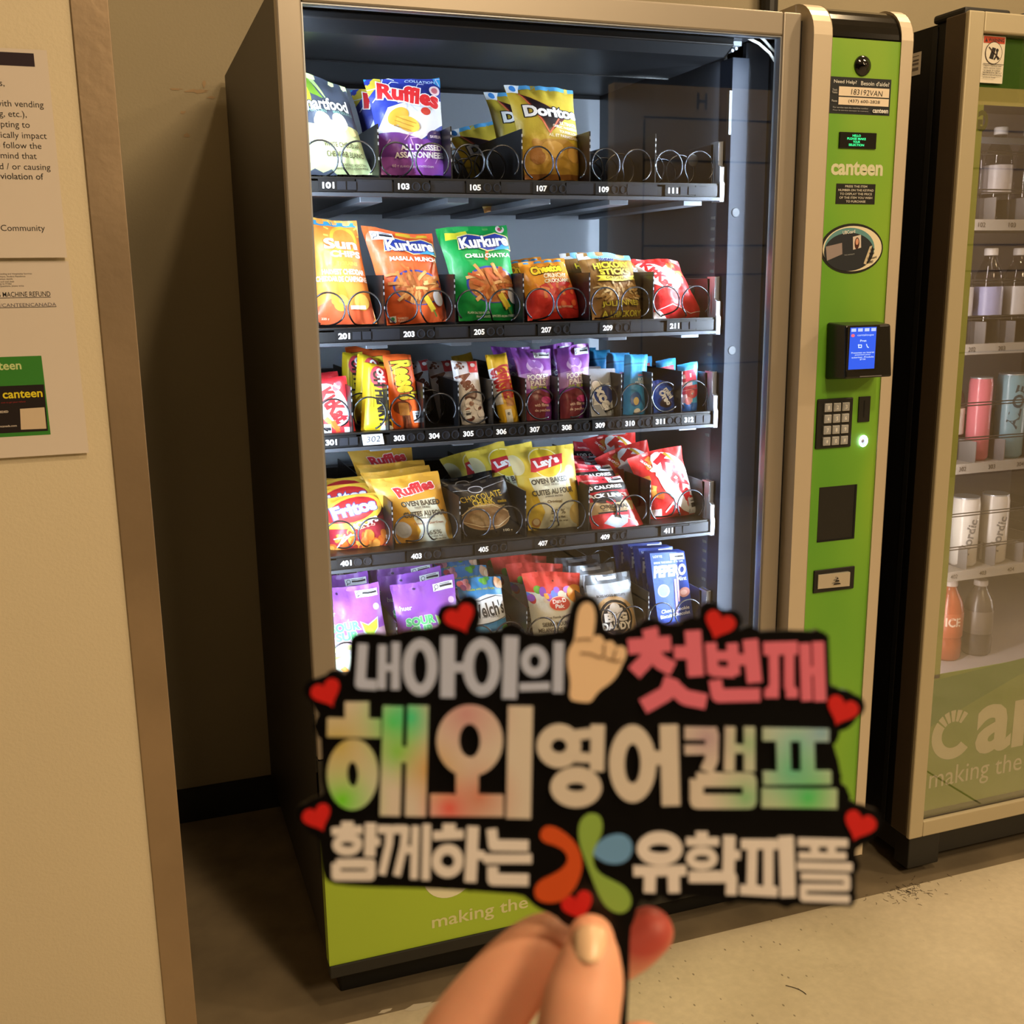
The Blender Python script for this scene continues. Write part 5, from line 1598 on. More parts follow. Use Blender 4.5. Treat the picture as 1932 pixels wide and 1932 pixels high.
DF.box(DX0 + 0.038, DX1 - 0.038, 0.0, 0.012, 1.822, 1.86, DFRAME)
DF.box(DX0 + 0.038, DX1 - 0.038, 0.0, 0.012, 0.105, 0.143, DFRAME)
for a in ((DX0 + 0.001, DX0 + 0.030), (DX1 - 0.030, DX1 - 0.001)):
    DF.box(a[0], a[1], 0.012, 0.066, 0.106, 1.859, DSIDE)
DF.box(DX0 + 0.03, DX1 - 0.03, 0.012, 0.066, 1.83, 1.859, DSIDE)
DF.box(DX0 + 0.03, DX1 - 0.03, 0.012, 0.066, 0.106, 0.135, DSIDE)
DF.build('door_frame', DM, bevel=0.003)
DGLASS = glass_mat('drinks_glass', (0.93, 0.93, 0.92), 3.6)
MB().box(DX0 + 0.034, DX1 - 0.034, 0.012, 0.017, 0.14, 1.826, DGLASS).build('glass_pane', DM)
# printed panels behind the outer glass face
GREEN2 = green_material('green_header', (70, 120, 34), (84, 134, 38), (104, 150, 44), (3, 3, 3))
IX0, IX1 = DX0 + 0.038, DX1 - 0.038
MB().box(IX0, IX1, 0.018, 0.020, 1.725, 1.824, GREEN2).build('header_panel', DM)
PALE = mat('pale_lime', (206, 200, 130), rough=0.6)
bd = MB().box(IX0, IX1, 0.018, 0.020, 1.692, 1.725, PALE)
bd.box(IX0, IX0 + 0.030, 0.018, 0.020, 0.48, 1.692, mat('border_lime', (170, 182, 84), rough=0.6))
for p in text_polys('G', 0, 0, 0.026, 0.040, bold=0.05):
    bd.add([(IX0 + 0.030 - x, 0.0176, 1.662 + z) for x, z in p], [tuple(range(len(p)))], ink((96, 104, 40)))
bd.build('border_print', DM)
fo = MB()
LIME2 = green_material('lime_footer', (132, 164, 52), (150, 172, 54), (168, 178, 58), (1.6, 1.6, 2.6))
wave = [(IX0, 0.143), (IX1, 0.143), (IX1, 0.54)]
for k in range(20):
    t = k / 19
    wave.append((IX1 + (IX0 - IX1) * t, 0.54 - 0.05 * t - 0.016 * math.sin(t * 3.1)))
fo.prism(wave, 0.018, 0.020, LIME2, axis=1)
DK = mat('leaf_green', (108, 150, 52), rough=0.6)
for t in poly_tris([(IX0, 0.36), (IX0 + 0.26, 0.455), (IX0 + 0.6, 0.50), (IX0 + 0.6, 0.52), (IX0 + 0.2, 0.49), (IX0, 0.475)]):
    fo.add([(x, 0.0178, z) for x, z in t], [(0, 1, 2)], DK)
CREAM = ink((226, 222, 190))
c_l, c_r = at(1757, 1400, 0.018), at(1832, 1420, 0.018)
lr = 0.060
logo_c(fo, c_l.x + lr, 0.336, lr, 0.028, 0.0174, CREAM)
# the letters that follow
ax = at(1834, 1390, 0.018).x
for p in text_polys('anteen', ax + 0.325, 0.3475, 0.63, 0.150, bold=0.03):
    fo.add([(x, 0.0174, z) for x, z in p], [tuple(range(len(p)))], CREAM)
m0, m1 = at(1752, 1485, 0.018).x, at(1925, 1462, 0.018).x
for p in text_polys('making the', (m0 + m1) / 2, 0.2285, m1 - m0, 0.062, bold=0.0):
    fo.add([(x, 0.0174, z) for x, z in p], [tuple(range(len(p)))], CREAM)
fo.box(IX0, IX1, 0.0172, 0.018, 0.143, 0.158, mat('footer_edge', (92, 104, 36), rough=0.6))
fo.build('lower_panel', DM)
# stickers
ws = [at(1857, 64, 0.010), at(1895, 158, 0.010)]
ws_b = plate('warning_sticker', ws[0].x, ws[1].x - 0.004, ws[1].z, ws[0].z - 0.002, 0.0125, 0.0006, ink((232, 226, 212)), [
    R_(0.03, 0.845, 0.97, 0.985, (196, 70, 40)), T('WARNING', 0.58, 0.915, 0.70, 0.075, (60, 30, 24), bold=0.03), P_([(0.08, 0.87), (0.20, 0.87), (0.14, 0.955)], (60, 30, 24)),
    E_(0.5, 0.64, 0.38, 0, (60, 40, 36)), E_(0.5, 0.64, 0.355, 0, (232, 226, 212)), P_([(0.30, 0.52), (0.48, 0.50), (0.58, 0.74), (0.42, 0.76)], (30, 26, 26)),
    E_(0.64, 0.70, 0.06, 0, (30, 26, 26)), L_([(0.64, 0.68), (0.62, 0.58), (0.52, 0.50)], 0.06, (30, 26, 26)), L_([(0.62, 0.58), (0.72, 0.50)], 0.05, (30, 26, 26)), L_([(0.25, 0.76), (0.76, 0.52)], 0.035, (60, 40, 36)),
    L_([(0.04, 0.40), (0.96, 0.40)], 0.02, (40, 36, 34)), T('Tipping machine may', 0.46, 0.36, 0.80, 0.032, (60, 56, 52)), T('cause serious injury', 0.46, 0.31, 0.80, 0.032, (60, 56, 52)), T('or death if rocked', 0.44, 0.26, 0.74, 0.032, (60, 56, 52)),
    T('NEVER ROCK OR TILT', 0.47, 0.21, 0.84, 0.032, (60, 56, 52)), T('Machine will not dispense', 0.47, 0.16, 0.84, 0.032, (60, 56, 52)), T('products freely', 0.34, 0.11, 0.56, 0.032, (60, 56, 52))], rounding=0, parent=DM)
# delivery note on the black side wall
ss = MB()
sx = DX0 + 0.0135


def side_pt(u, v):
    d = ray(u, v)
    return CAM + d * ((sx - CAM.x) / d.x)


q = [side_pt(1704, 156), side_pt(1736, 140), side_pt(1738, 97), side_pt(1708, 114)]
y_far, y_near, zlo, zhi = q[0].y + 0.04, q[1].y, q[1].z, q[2].z
ss.box(sx - 0.0008, sx, y_near, y_far, zlo, zhi, ink((214, 206, 196)))
for k, (t0, t1, s) in enumerate(((0.82, 0.86, 0.6), (0.62, 0.64, 0.95), (0.45, 0.55, 0.3), (0.20, 0.34, 0.9), (0.62, 0.7, 0.25))):
    ss.box(sx - 0.0010, sx - 0.0008, y_near + 0.006, y_near + (y_far - y_near) * s, zlo + (zhi - zlo) * t0, zlo + (zhi - zlo) * t1, ink((120, 112, 106)))
ss.build('side_label', DM)
# base
MB().box(DX0 + 0.03, DX1 - 0.03, 0.03, 0.80, 0.035, 0.10, BLACKM).build('base', DM)
ap = MB().box(DX0 + 0.012, DX0 + 0.10, 0.012, 0.06, 0.022, 0.105, BLACKM)
ap.build('apron', DM, bevel=0.003)
for fx in (DX0 + 0.055, DX1 - 0.06):
    for fy in (0.06, 0.76):
        MB().lathe([(0.018, 0), (0.020, 0.004), (0.012, 0.010), (0.009, 0.036)], (fx, fy, 0.0), BLACKM, n=14).build('foot', DM)
# inside: liner, shelves
DI = MB()
DI.box(IX0 - 0.006, IX0 + 0.004, 0.08, 0.70, 0.46, 1.80, DINNER)
DI.box(IX1 - 0.004, IX1 + 0.006, 0.08, 0.70, 0.46, 1.80, DINNER)
DI.box(IX0, IX1, 0.69, 0.70, 0.46, 1.80, DINNER)
DI.box(IX0, IX1, 0.08, 0.69, 1.79, 1.80, DINNER)
DI.box(IX0, IX1, 0.08, 0.69, 0.45, 0.46, DINNER)
DI.build('interior_liner', DM)
MB().box(IX0, IX1, 0.075, 0.085, 1.628, 1.640, mat('lamp_rail', (92, 96, 108), rough=0.4)).build('lamp_rail', DM)
DSH = [1.474, 1.208, 0.940, 0.688]
SHM = mat('shelf_white', (164, 157, 150), rough=0.5)
RODM = mat('rod_dark', (58, 52, 50), rough=0.4)
DCOL = [1.425 + 0.083 * k for k in range(10)]
for r, z in enumerate(DSH):
    sb = MB().box(IX0 + 0.006, IX1 - 0.006, 0.12, 0.66, z - 0.004, z, SHM)
    sb.box(IX0 + 0.006, IX1 - 0.006, 0.112, 0.12, z - 0.020, z + 0.003, SHM)
    so = sb.build('shelf', DM)
    for k, cx in enumerate(DCOL):
        dv = MB().box(cx + 0.0285, cx + 0.0305, 0.12, 0.6, z, z + 0.05, mat('divider_grey', (128, 122, 120), rough=0.3)).build('divider', so)
        if k < 4:
            nt_ = MB()
            for p in text_polys('%d%02d' % (r + 1, k + 1), cx - 0.012, z - 0.0085, 0.020, 0.010, bold=0.01):
                nt_.add([(x, 0.1115, zz) for x, zz in p], [tuple(range(len(p)))], ink((60, 52, 48)))
            nt_.build('number_label', so)
    for dz in (0.058, 0.136):
        for dzz in (0, 0.006):
            MB().tube([(IX0 + 0.004, 0.105, z + dz + dzz), (IX1 - 0.004, 0.105, z + dz + dzz)], 0.0014, RODM, n=6).build('retaining_rod', so)
strip_lamp('drinks_lamp_left', (IX0 + 0.006, 0.060, 1.12), (1.79, 0.30, 1.12), 2.3, 1.25, 0.012, 150, color=(1.0, 0.90, 0.86))
strip_lamp('drinks_lamp_right', (IX1 - 0.006, 0.060, 1.12), (1.79, 0.30, 1.12), 2.3, 1.25, 0.012, 150, color=(1.0, 0.90, 0.86))

CLEAR = glass_mat('bottle_clear', (0.80, 0.79, 0.80), 1.3, rough=0.03)


def bottle(name, label, cat, group, x, y, z, h, r, body, lab=None, capc='#d8d4d0', words=None, wcol=(240, 240, 236), can=False, rot=70):
    x += 0.05
    root = empty(name, (x, y, z))
    tag(root, label, cat, group)
    b = MB()
    bm = body if isinstance(body, bpy.types.Material) else mat('drink_' + str(body), body, rough=0.25)
    if can:
        prof = [(r * 0.80, 0.0), (r, 0.008), (r, h - 0.014), (r * 0.93, h - 0.003), (r * 0.92, h), (r * 0.86, h - 0.004), (0.001, h - 0.005)]
    else:
        prof = [(r * 0.86, 0), (r, 0.006), (r, h * 0.22), (r * 0.95, h * 0.26), (r, h * 0.30), (r, h * 0.62), (r * 0.86, h * 0.74), (r * 0.52, h * 0.86), (r * 0.42, h * 0.90), (r * 0.42, h * 0.955), (0.001, h * 0.956)]
    b.lathe(prof, (x, y, z), bm, n=24)
    b.build('can_body' if can else 'bottle_body', root, smooth=True)
    if not can:
        MB().lathe([(r * 0.47, h * 0.925), (r * 0.48, h * 0.93), (r * 0.48, h * 0.99), (r * 0.42, h), (0.001, h)], (x, y, z), mat('cap_' + str(capc), capc, rough=0.4), n=20).build('cap', root, smooth=True)
    else:
        MB().lathe([(r * 0.90, h - 0.006), (r * 0.94, h + 0.001), (r * 0.90, h + 0.002), (r * 0.84, h - 0.002), (0.001, h - 0.002)], (x, y, z), ZINC, n=24).build('lid', root, smooth=True)
    z0, z1 = (0.30, 0.60) if not can else (0.10, 0.90)
    if lab:
        MB().lathe([(r * 1.006, h * z0), (r * 1.012, h * (z0 + 0.005)), (r * 1.012, h * (z1 - 0.005)), (r * 1.006, h * z1)], (x, y, z), mat('drinklabel_' + str(lab), lab, rough=0.35), n=24).build('label_band', root, smooth=True)
    if words:
        wb_ = MB()
        for txt, t, ww, hh, rt in words:
            for p in text_polys(txt, 0, 0, ww, hh, rot=rt, bold=0.03):
                wb_.add([(x + r * 1.02 * math.sin(a / r - 0.35), y - r * 1.02 * math.cos(a / r - 0.35), z + h * t + c) for a, c in p], [tuple(range(len(p)))], ink(wcol))
        wb_.build('lettering', root)
    return root


GR = ('clear bottles on the top drinks shelf', 'clear bottles on the second drinks shelf', 'bottles and cans on the third drinks shelf', 'cans on the fourth drinks shelf', 'bottles on the bottom drinks shelf')
for k, lab in ((0, 'clear bottle at the left end of the top drinks shelf'), (1, 'clear bottle second from the left on the top drinks shelf'), (2, 'clear bottle third from the left on the top drinks shelf'), (3, 'clear bottle at the picture edge on the top drinks shelf')):
    bottle('water_bottle', lab, 'bottle', GR[0], DCOL[k] + 0.02, 0.165, DSH[0], 0.20, 0.030, CLEAR, lab=(176, 168, 168) if k == 1 else None, capc=(206, 200, 196))
for k, lab in ((0, 'clear bottle at the left end of the second drinks shelf'), (1, 'clear bottle with pale blue band on the second drinks shelf'), (2, 'clear bottle third from the left on the second drinks shelf'), (3, 'clear bottle at the picture edge on the second drinks shelf')):
    bottle('water_bottle', lab, 'bottle', GR[1], DCOL[k] + 0.02, 0.165, DSH[1], 0.21, 0.031, CLEAR, lab=(150, 150, 186) if k == 1 else (184, 178, 176), capc=(206, 200, 196))
bottle('energy_drink_can', 'tall mint can with dark sideways lettering at the left of the third drinks shelf', 'can', GR[2], DCOL[0] - 0.008, 0.165, DSH[2], 0.185, 0.031, (150, 196, 178), words=[('TERRA', 0.5, 0.13, 0.03, 80)], wcol=(50, 70, 66), can=True)
bottle('water_bottle', 'clear ribbed bottle between the mint and pink cans', 'bottle', GR[2], DCOL[1] - 0.026, 0.20, DSH[2], 0.20, 0.029, CLEAR, lab=(200, 192, 186))
bottle('soda_can', 'tall pink can on the third drinks shelf', 'can', GR[2], DCOL[1] + 0.022, 0.165, DSH[2], 0.19, 0.026, (206, 112, 124), can=True)
bottle('soda_can', 'tall pale blue can right of the pink one on the third drinks shelf', 'can', GR[2], DCOL[2] + 0.030, 0.165, DSH[2], 0.195, 0.033, (130, 166, 182), words=[('ALOE', 0.62, 0.10, 0.028, 78)], wcol=(60, 70, 80), can=True)
bottle('soda_can', 'mint green can at the left end of the fourth drinks shelf', 'can', GR[3], DCOL[0] - 0.008, 0.165, DSH[3], 0.155, 0.029, (150, 200, 150), can=True)
bottle('soda_can', 'white slim can with dark oval badge, left of the two on the fourth drinks shelf', 'can', GR[3], DCOL[1] + 0.006, 0.165, DSH[3], 0.165, 0.032, (212, 206, 200), words=[('Nordic', 0.45, 0.085, 0.022, 78)], wcol=(120, 118, 118), can=True)
bottle('soda_can', 'white slim can with dark oval badge, right of the two on the fourth drinks shelf', 'can', GR[3], DCOL[2] + 0.010, 0.165, DSH[3], 0.165, 0.032, (212, 206, 200), words=[('Nordic', 0.45, 0.085, 0.022, 78)], wcol=(120, 118, 118), can=True)
bottle('water_bottle', 'clear bottle at the left end of the bottom drinks shelf', 'bottle', GR[4], DCOL[0] - 0.006, 0.165, 0.46, 0.19, 0.026, CLEAR, capc=(206, 200, 196))
bottle('juice_bottle', 'red orange bottle with ICE lettering on the bottom drinks shelf', 'bottle', GR[4], DCOL[0] + 0.062, 0.165, 0.46, 0.195, 0.034, (168, 84, 52), lab=(178, 92, 58), capc=(206, 190, 180), words=[('ICE', 0.50, 0.036, 0.022, 0)], wcol=(216, 190, 170))
bottle('cola_bottle', 'dark grey bottle right of the red orange one on the bottom drinks shelf', 'bottle', GR[4], DCOL[1] + 0.070, 0.165, 0.46, 0.185, 0.034, (92, 82, 76), lab=(120, 108, 100), capc=(190, 180, 172))
# standing pipe behind the snack machine
q = at(1452, 10, 0.875)
pp = MB().tube([(q.x, 0.875, 1.2), (q.x, 0.875, 2.6)], 0.022, BLACKM, n=12)
tag(pp.build('conduit', origin=(q.x, 0.875, 1.2)), 'black upright conduit on the wall above the snack machine', 'pipe')
# ------------------------------------------------------------------ the hand-held slogan board
SD = 0.335                                   # metres in front of the photographer
SIGN_POS = CAM + _fw * SD
K = SD / F_PX


def sp(u, v):
    """board coordinates (metres, x right, y up) of a traced outline point"""
    return ((u - 966) * K, -(v - 966) * K)


SG = empty('slogan_board', SIGN_POS)
SG.rotation_euler = CAM_ROT.to_euler()
tag(SG, 'black cut-out slogan board with raised Korean lettering and red hearts, held up on a stick', 'sign')
BOARD = mat('board_black', (9, 8, 9), rough=0.28, coat=0.2)
LGREY = mat('letter_grey', (194, 206, 244), rough=0.45)
LPINK = mat('letter_pink', (234, 120, 148), rough=0.45)
LCREAM = mat('letter_cream', (240, 234, 236), rough=0.45)
HEART = mat('heart_red', (214, 36, 34), rough=0.45)
SKINY = mat('emblem_tan', (246, 214, 180), rough=0.45)
ORNG = mat('emblem_orange', (214, 86, 34), rough=0.45)
LEAF = mat('emblem_green', (146, 184, 84), rough=0.45)
SKYB = mat('emblem_blue', (112, 166, 226), rough=0.45)


def foil_material():
    """holographic foil: pale metal with its rainbow sheen painted as fixed colour patches"""
    m = bpy.data.materials.new('holographic_foil')
    m.use_nodes = True
    nt = m.node_tree
    b = nt.nodes['Principled BSDF']
    tc = nt.nodes.new('ShaderNodeTexCoord')
    cur = None
    base = nt.nodes.new('ShaderNodeRGB')
    base.outputs[0].default_value = lin((238, 228, 220))
    cur = base.outputs[0]
    for (u, v, r, col) in ((648, 1505, 62, (120, 236, 20)), (745, 1360, 62, (80, 238, 120)), (778, 1352, 40, (60, 236, 170)), (752, 1415, 50, (150, 226, 100)), (640, 1400, 70, (214, 196, 104)),
                           (880, 1345, 70, (224, 168, 178)), (850, 1520, 46, (255, 84, 84)), (905, 1500, 60, (226, 150, 130)), (815, 1450, 50, (226, 176, 96)),
                           (1500, 1400, 80, (150, 220, 214)), (1520, 1500, 70, (76, 222, 110)), (1405, 1500, 50, (150, 214, 160)), (1330, 1390, 46, (206, 178, 196)), (1545, 1380, 30, (150, 200, 226)), (1410, 1400, 40, (176, 214, 176)), (1490, 1450, 50, (120, 214, 178))):
        x, y = sp(u, v)
        g = nt.nodes.new('ShaderNodeMapping')
        g.vector_type = 'POINT'
        s = 1.0 / (r * 1.55 * K)
        g.inputs['Location'].default_value = (-x * s, -y * s, 0)
        g.inputs['Scale'].default_value = (s, s, 0.0)
        nt.links.new(tc.outputs['Object'], g.inputs['Vector'])
        q = nt.nodes.new('ShaderNodeTexGradient')
        q.gradient_type = 'QUADRATIC_SPHERE'
        nt.links.new(g.outputs[0], q.inputs['Vector'])
        pw = nt.nodes.new('ShaderNodeMath')
        pw.operation = 'POWER'
        pw.inputs[1].default_value = 0.7
        nt.links.new(q.outputs['Fac'], pw.inputs[0])
        mx = nt.nodes.new('ShaderNodeMixRGB')
        nt.links.new(pw.outputs[0], mx.inputs[0])
        nt.links.new(cur, mx.inputs[1])
        mx.inputs[2].default_value = lin(col)
        cur = mx.outputs[0]
    nt.links.new(cur, b.inputs['Base Color'])  # the sheen's colours are painted into the base colour
    b.inputs['Metallic'].default_value = 0.15
    b.inputs['Roughness'].default_value = 0.35
    return m


FOIL = foil_material()
ZF = 0.0011                                  # face of the board


def slab(mb, pts, z0, z1, m):
    """extrude a traced polygon between two depths"""
    p2 = [sp(u, v) for u, v in pts]
    tri = tessellate_polygon([[Vector((x, y, 0)) for x, y in p2]])
    n = len(p2)
    vs = [(x, y, z1) for x, y in p2] + [(x, y, z0) for x, y in p2]
    fs = [tuple(t) for t in tri] + [tuple(n + i for i in t[::-1]) for t in tri] + [(i, (i + 1) % n, n + (i + 1) % n, n + i) for i in range(n)]
    mb.add(vs, fs, m)


def ring_slab(mb, cx, cy, rx, ry, w, z0, z1, m, n=36, wy=None):
    wy = wy or w
    outer = [(cx + (rx + w / 2) * math.cos(2 * math.pi * k / n), cy + (ry + wy / 2) * math.sin(2 * math.pi * k / n)) for k in range(n)]
    inner = [(cx + max(1, rx - w / 2) * math.cos(2 * math.pi * k / n), cy + max(1, ry - wy / 2) * math.sin(2 * math.pi * k / n)) for k in range(n)]
    o3 = [sp(*p) for p in outer]
    i3 = [sp(*p) for p in inner]
    vs = [(x, y, z1) for x, y in o3] + [(x, y, z1) for x, y in i3] + [(x, y, z0) for x, y in o3] + [(x, y, z0) for x, y in i3]
    fs = []
    for k in range(n):
        j = (k + 1) % n
        fs += [(k, j, n + j, n + k), (2 * n + k, 3 * n + k, 3 * n + j, 2 * n + j), (k, 2 * n + k, 2 * n + j, j), (n + k, n + j, 3 * n + j, 3 * n + k)]
    mb.add(vs, fs, m)


def smooth_loop(pts, it=2):
    for _ in range(it):
        out = []
        for i in range(len(pts)):
            a, b = pts[i], pts[(i + 1) % len(pts)]
            out += [(a[0] * .75 + b[0] * .25, a[1] * .75 + b[1] * .25), (a[0] * .25 + b[0] * .75, a[1] * .25 + b[1] * .75)]
        pts = out
    return pts


# letters as strokes: ('l', [(x, y) ...], width)   rings: ('o', cx, cy, rx, ry, width[, width_y])
LET = [
    ('grey', 'na', [('l', [(686, 1214), (681, 1289), (712, 1291)], 18), ('l', [(723, 1216), (721, 1298)], 15), ('l', [(748, 1211), (747, 1299)], 15), ('l', [(723, 1258), (747, 1258)], 13)]),
    ('grey', 'a', [('o', 793.5, 1257, 23, 43, 19, 20), ('l', [(846, 1200), (845, 1314)], 26), ('l', [(846, 1258), (874, 1258)], 17)]),
    ('grey', 'i', [('o', 909, 1257, 25, 44, 20), ('l', [(965, 1200), (961, 1316)], 27)]),
    ('grey', 'ui', [('o', 1008.5, 1246, 18, 21, 16), ('l', [(980, 1295), (1037, 1293)], 14), ('l', [(1054, 1210), (1052, 1305)], 19)]),
    ('pink', 'cheot', [('l', [(1212, 1196), (1240, 1189)], 15), ('l', [(1226, 1190), (1227, 1220)], 26), ('l', [(1184, 1219), (1264, 1213)], 28), ('l', [(1230, 1222), (1216, 1246), (1195, 1268)], 28), ('l', [(1228, 1228), (1244, 1248), (1268, 1260)], 27),
                       ('l', [(1305, 1189), (1311, 1274)], 30), ('l', [(1270, 1230), (1305, 1229)], 24), ('l', [(1266, 1278), (1256, 1306), (1212, 1331)], 28), ('l', [(1264, 1290), (1290, 1314), (1330, 1322)], 28)]),
    ('pink', 'beon', [('l', [(1339, 1212), (1343, 1270)], 21), ('l', [(1379, 1213), (1383, 1272)], 21), ('l', [(1339, 1236), (1381, 1236)], 17), ('l', [(1340, 1265), (1384, 1267)], 19), ('l', [(1413, 1206), (1421, 1286)], 28), ('l', [(1386, 1243), (1416, 1243)], 20), ('l', [(1347, 1282), (1352, 1311), (1431, 1309)], 24)]),
    ('pink', 'jjae', [('l', [(1438, 1223), (1502, 1221)], 24), ('l', [(1457, 1225), (1458, 1296), (1446, 1306)], 18), ('l', [(1486, 1225), (1486, 1296), (1497, 1306)], 18), ('l', [(1440, 1307), (1466, 1307)], 15), ('l', [(1480, 1307), (1502, 1307)], 15),
                      ('l', [(1515, 1213), (1519, 1320)], 20), ('l', [(1540, 1210), (1544, 1321)], 22), ('l', [(1517, 1264), (1540, 1264)], 16)]),
    ('foil', 'hae', [('l', [(675, 1323), (675, 1356)], 44), ('l', [(620, 1370), (720, 1372)], 34), ('o', 667, 1458, 29, 45, 37, 42), ('l', [(743, 1331), (737, 1535)], 37), ('l', [(790, 1330), (785, 1536)], 38), ('l', [(745, 1421), (788, 1421)], 28)]),
    ('foil', 'oe', [('o', 886.6, 1395, 41, 49.5, 42, 34), ('l', [(882, 1440), (882, 1510)], 42), ('l', [(813, 1516), (950, 1517)], 39), ('l', [(982, 1331), (978, 1540)], 46)]),
    ('foil', 'yeong', [('o', 1054, 1405, 28, 27, 27), ('l', [(1127, 1366), (1125, 1452)], 26), ('l', [(1085, 1385), (1122, 1380)], 18), ('l', [(1085, 1426), (1122, 1428)], 17), ('o', 1086, 1482, 33, 23, 30, 29)]),
    ('foil', 'eo', [('o', 1192, 1438, 29.5, 55, 29, 34), ('l', [(1260, 1366), (1264, 1516)], 34), ('l', [(1226, 1428), (1260, 1426)], 25)]),
    ('foil', 'kaem', [('l', [(1290, 1381), (1350, 1382)], 22), ('l', [(1341, 1380), (1340, 1430), (1330, 1452)], 24), ('l', [(1290, 1412), (1340, 1411)], 17), ('l', [(1375, 1370), (1373, 1452)], 19), ('l', [(1411, 1370), (1411, 1452)], 20), ('l', [(1375, 1410), (1411, 1410)], 15),
                      ('l', [(1312, 1468), (1411, 1468), (1411, 1509), (1312, 1509), (1312, 1468)], 25)]),
    ('foil', 'peu', [('l', [(1436, 1383), (1560, 1385)], 23), ('l', [(1474, 1385), (1476, 1465)], 26), ('l', [(1519, 1385), (1521, 1465)], 26), ('l', [(1437, 1465), (1564, 1464)], 24), ('l', [(1434, 1502), (1575, 1504)], 35)]),
    ('cream', 'ham', [('l', [(657, 1548), (657, 1562)], 22), ('l', [(628, 1566), (685, 1563)], 14), ('o', 657, 1590, 20, 13, 15), ('l', [(701, 1551), (699, 1612)], 20), ('l', [(704, 1585), (718, 1585)], 14), ('l', [(636, 1626), (701, 1626), (701, 1649), (636, 1649), (636, 1626)], 16)]),
    ('cream', 'kke', [('l', [(714, 1562), (737, 1562), (735, 1590), (722, 1646)], 14), ('l', [(742, 1562), (766, 1562), (763, 1592), (750, 1648)], 14), ('l', [(766, 1600), (784, 1600)], 13), ('l', [(785, 1556), (782, 1654)], 14), ('l', [(806, 1553), (804, 1656)], 15)]),
    ('cream', 'ha', [('l', [(848, 1552), (848, 1566)], 24), ('l', [(818, 1574), (875, 1571)], 15), ('o', 845, 1621, 21, 22, 17), ('l', [(893, 1557), (888, 1660)], 22), ('l', [(894, 1610), (914, 1611)], 15)]),
    ('cream', 'neun', [('l', [(928, 1562), (931, 1592), (997, 1593)], 19), ('l', [(913, 1617), (1003, 1617)], 16), ('l', [(930, 1632), (930, 1656), (997, 1657)], 20)]),
    ('cream', 'yu', [('o', 1243, 1598, 32, 20, 22), ('l', [(1194, 1640), (1293, 1639)], 18), ('l', [(1225, 1645), (1224, 1680)], 22), ('l', [(1269, 1645), (1270, 1680)], 22)]),
    ('cream', 'hak', [('l', [(1322, 1567), (1322, 1580)], 22), ('l', [(1293, 1585), (1354, 1585)], 14), ('o', 1322, 1616, 22, 14, 15), ('l', [(1374, 1575), (1372, 1642)], 22), ('l', [(1376, 1610), (1394, 1610)], 15), ('l', [(1298, 1651), (1378, 1651), (1377, 1684)], 20)]),
    ('cream', 'pi', [('l', [(1396, 1590), (1466, 1590)], 17), ('l', [(1417, 1592), (1415, 1672)], 18), ('l', [(1447, 1592), (1447, 1673)], 18), ('l', [(1394, 1675), (1464, 1679)], 17), ('l', [(1480, 1576), (1484, 1688)], 28)]),
    ('cream', 'peul', [('l', [(1503, 1586), (1596, 1588)], 14), ('l', [(1533, 1588), (1534, 1612)], 15), ('l', [(1565, 1588), (1566, 1612)], 15), ('l', [(1504, 1611), (1593, 1612)], 12), ('l', [(1501, 1630), (1604, 1633)], 14), ('l', [(1508, 1650), (1594, 1652), (1594, 1671), (1512, 1670), (1512, 1690), (1599, 1693)], 12)]),
]
BB = MB()
_rim = [0]


def rim(s):
    """black margin of the cut-out round a letter or a heart"""
    _rim[0] += 1
    z1 = ZF - 0.00002 - 0.0000025 * _rim[0]
    slab(BB, ell(s[1], s[2], s[3], s[4], 28) if s[0] == 'o' else s[1], -0.0010 - 0.0000025 * _rim[0], z1, BOARD)


LMAT = {'grey': LGREY, 'pink': LPINK, 'foil': FOIL, 'cream': LCREAM}
for kind, nm, parts in LET:
    mb = MB()
    m = LMAT[kind]
    top = ZF + (0.0014 if kind == 'foil' else 0.0010)
    for s in parts:
        if s[0] == 'o':
            top += 0.000012
            ring_slab(mb, s[1], s[2], s[3], s[4], s[5], ZF - 0.0002, top, m, wy=s[6] if len(s) > 6 else None)
            rim(('o', s[1], s[2], s[3] + s[5] / 2 + 13, s[4] + s[5] / 2 + 13))
        else:
            pts, w = s[1], s[2]
            for q in stroke_polys(pts, w):
                top += 0.000012
                slab(mb, q, ZF - 0.0002, top, m)
            d0 = (Vector(pts[1]) - Vector(pts[0])).normalized() * 11
            d1 = (Vector(pts[-1]) - Vector(pts[-2])).normalized() * 11
            ext = [tuple(Vector(pts[0]) - d0)] + list(pts) + [tuple(Vector(pts[-1]) + d1)]
            for q in stroke_polys(ext, w + 24):
                rim(('p', q))
    o = mb.build('raised_letter', SG, local=True)
    if kind in ('foil', 'pink'):
        o['label'] = 'holographic raised letter' if kind == 'foil' else 'pink raised letter'


def heart(cx, cy, s, rot):
    pts = []
    for k in range(40):
        t = 2 * math.pi * k / 40
        x = 16 * math.sin(t) ** 3
        y = 13 * math.cos(t) - 5 * math.cos(2 * t) - 2 * math.cos(3 * t) - math.cos(4 * t)
        x, y = x * s / 32, -(y + 2) * s / 32
        ca, sa = math.cos(rot), math.sin(rot)
        pts.append((cx + x * ca - y * sa, cy + x * sa + y * ca))
    return pts


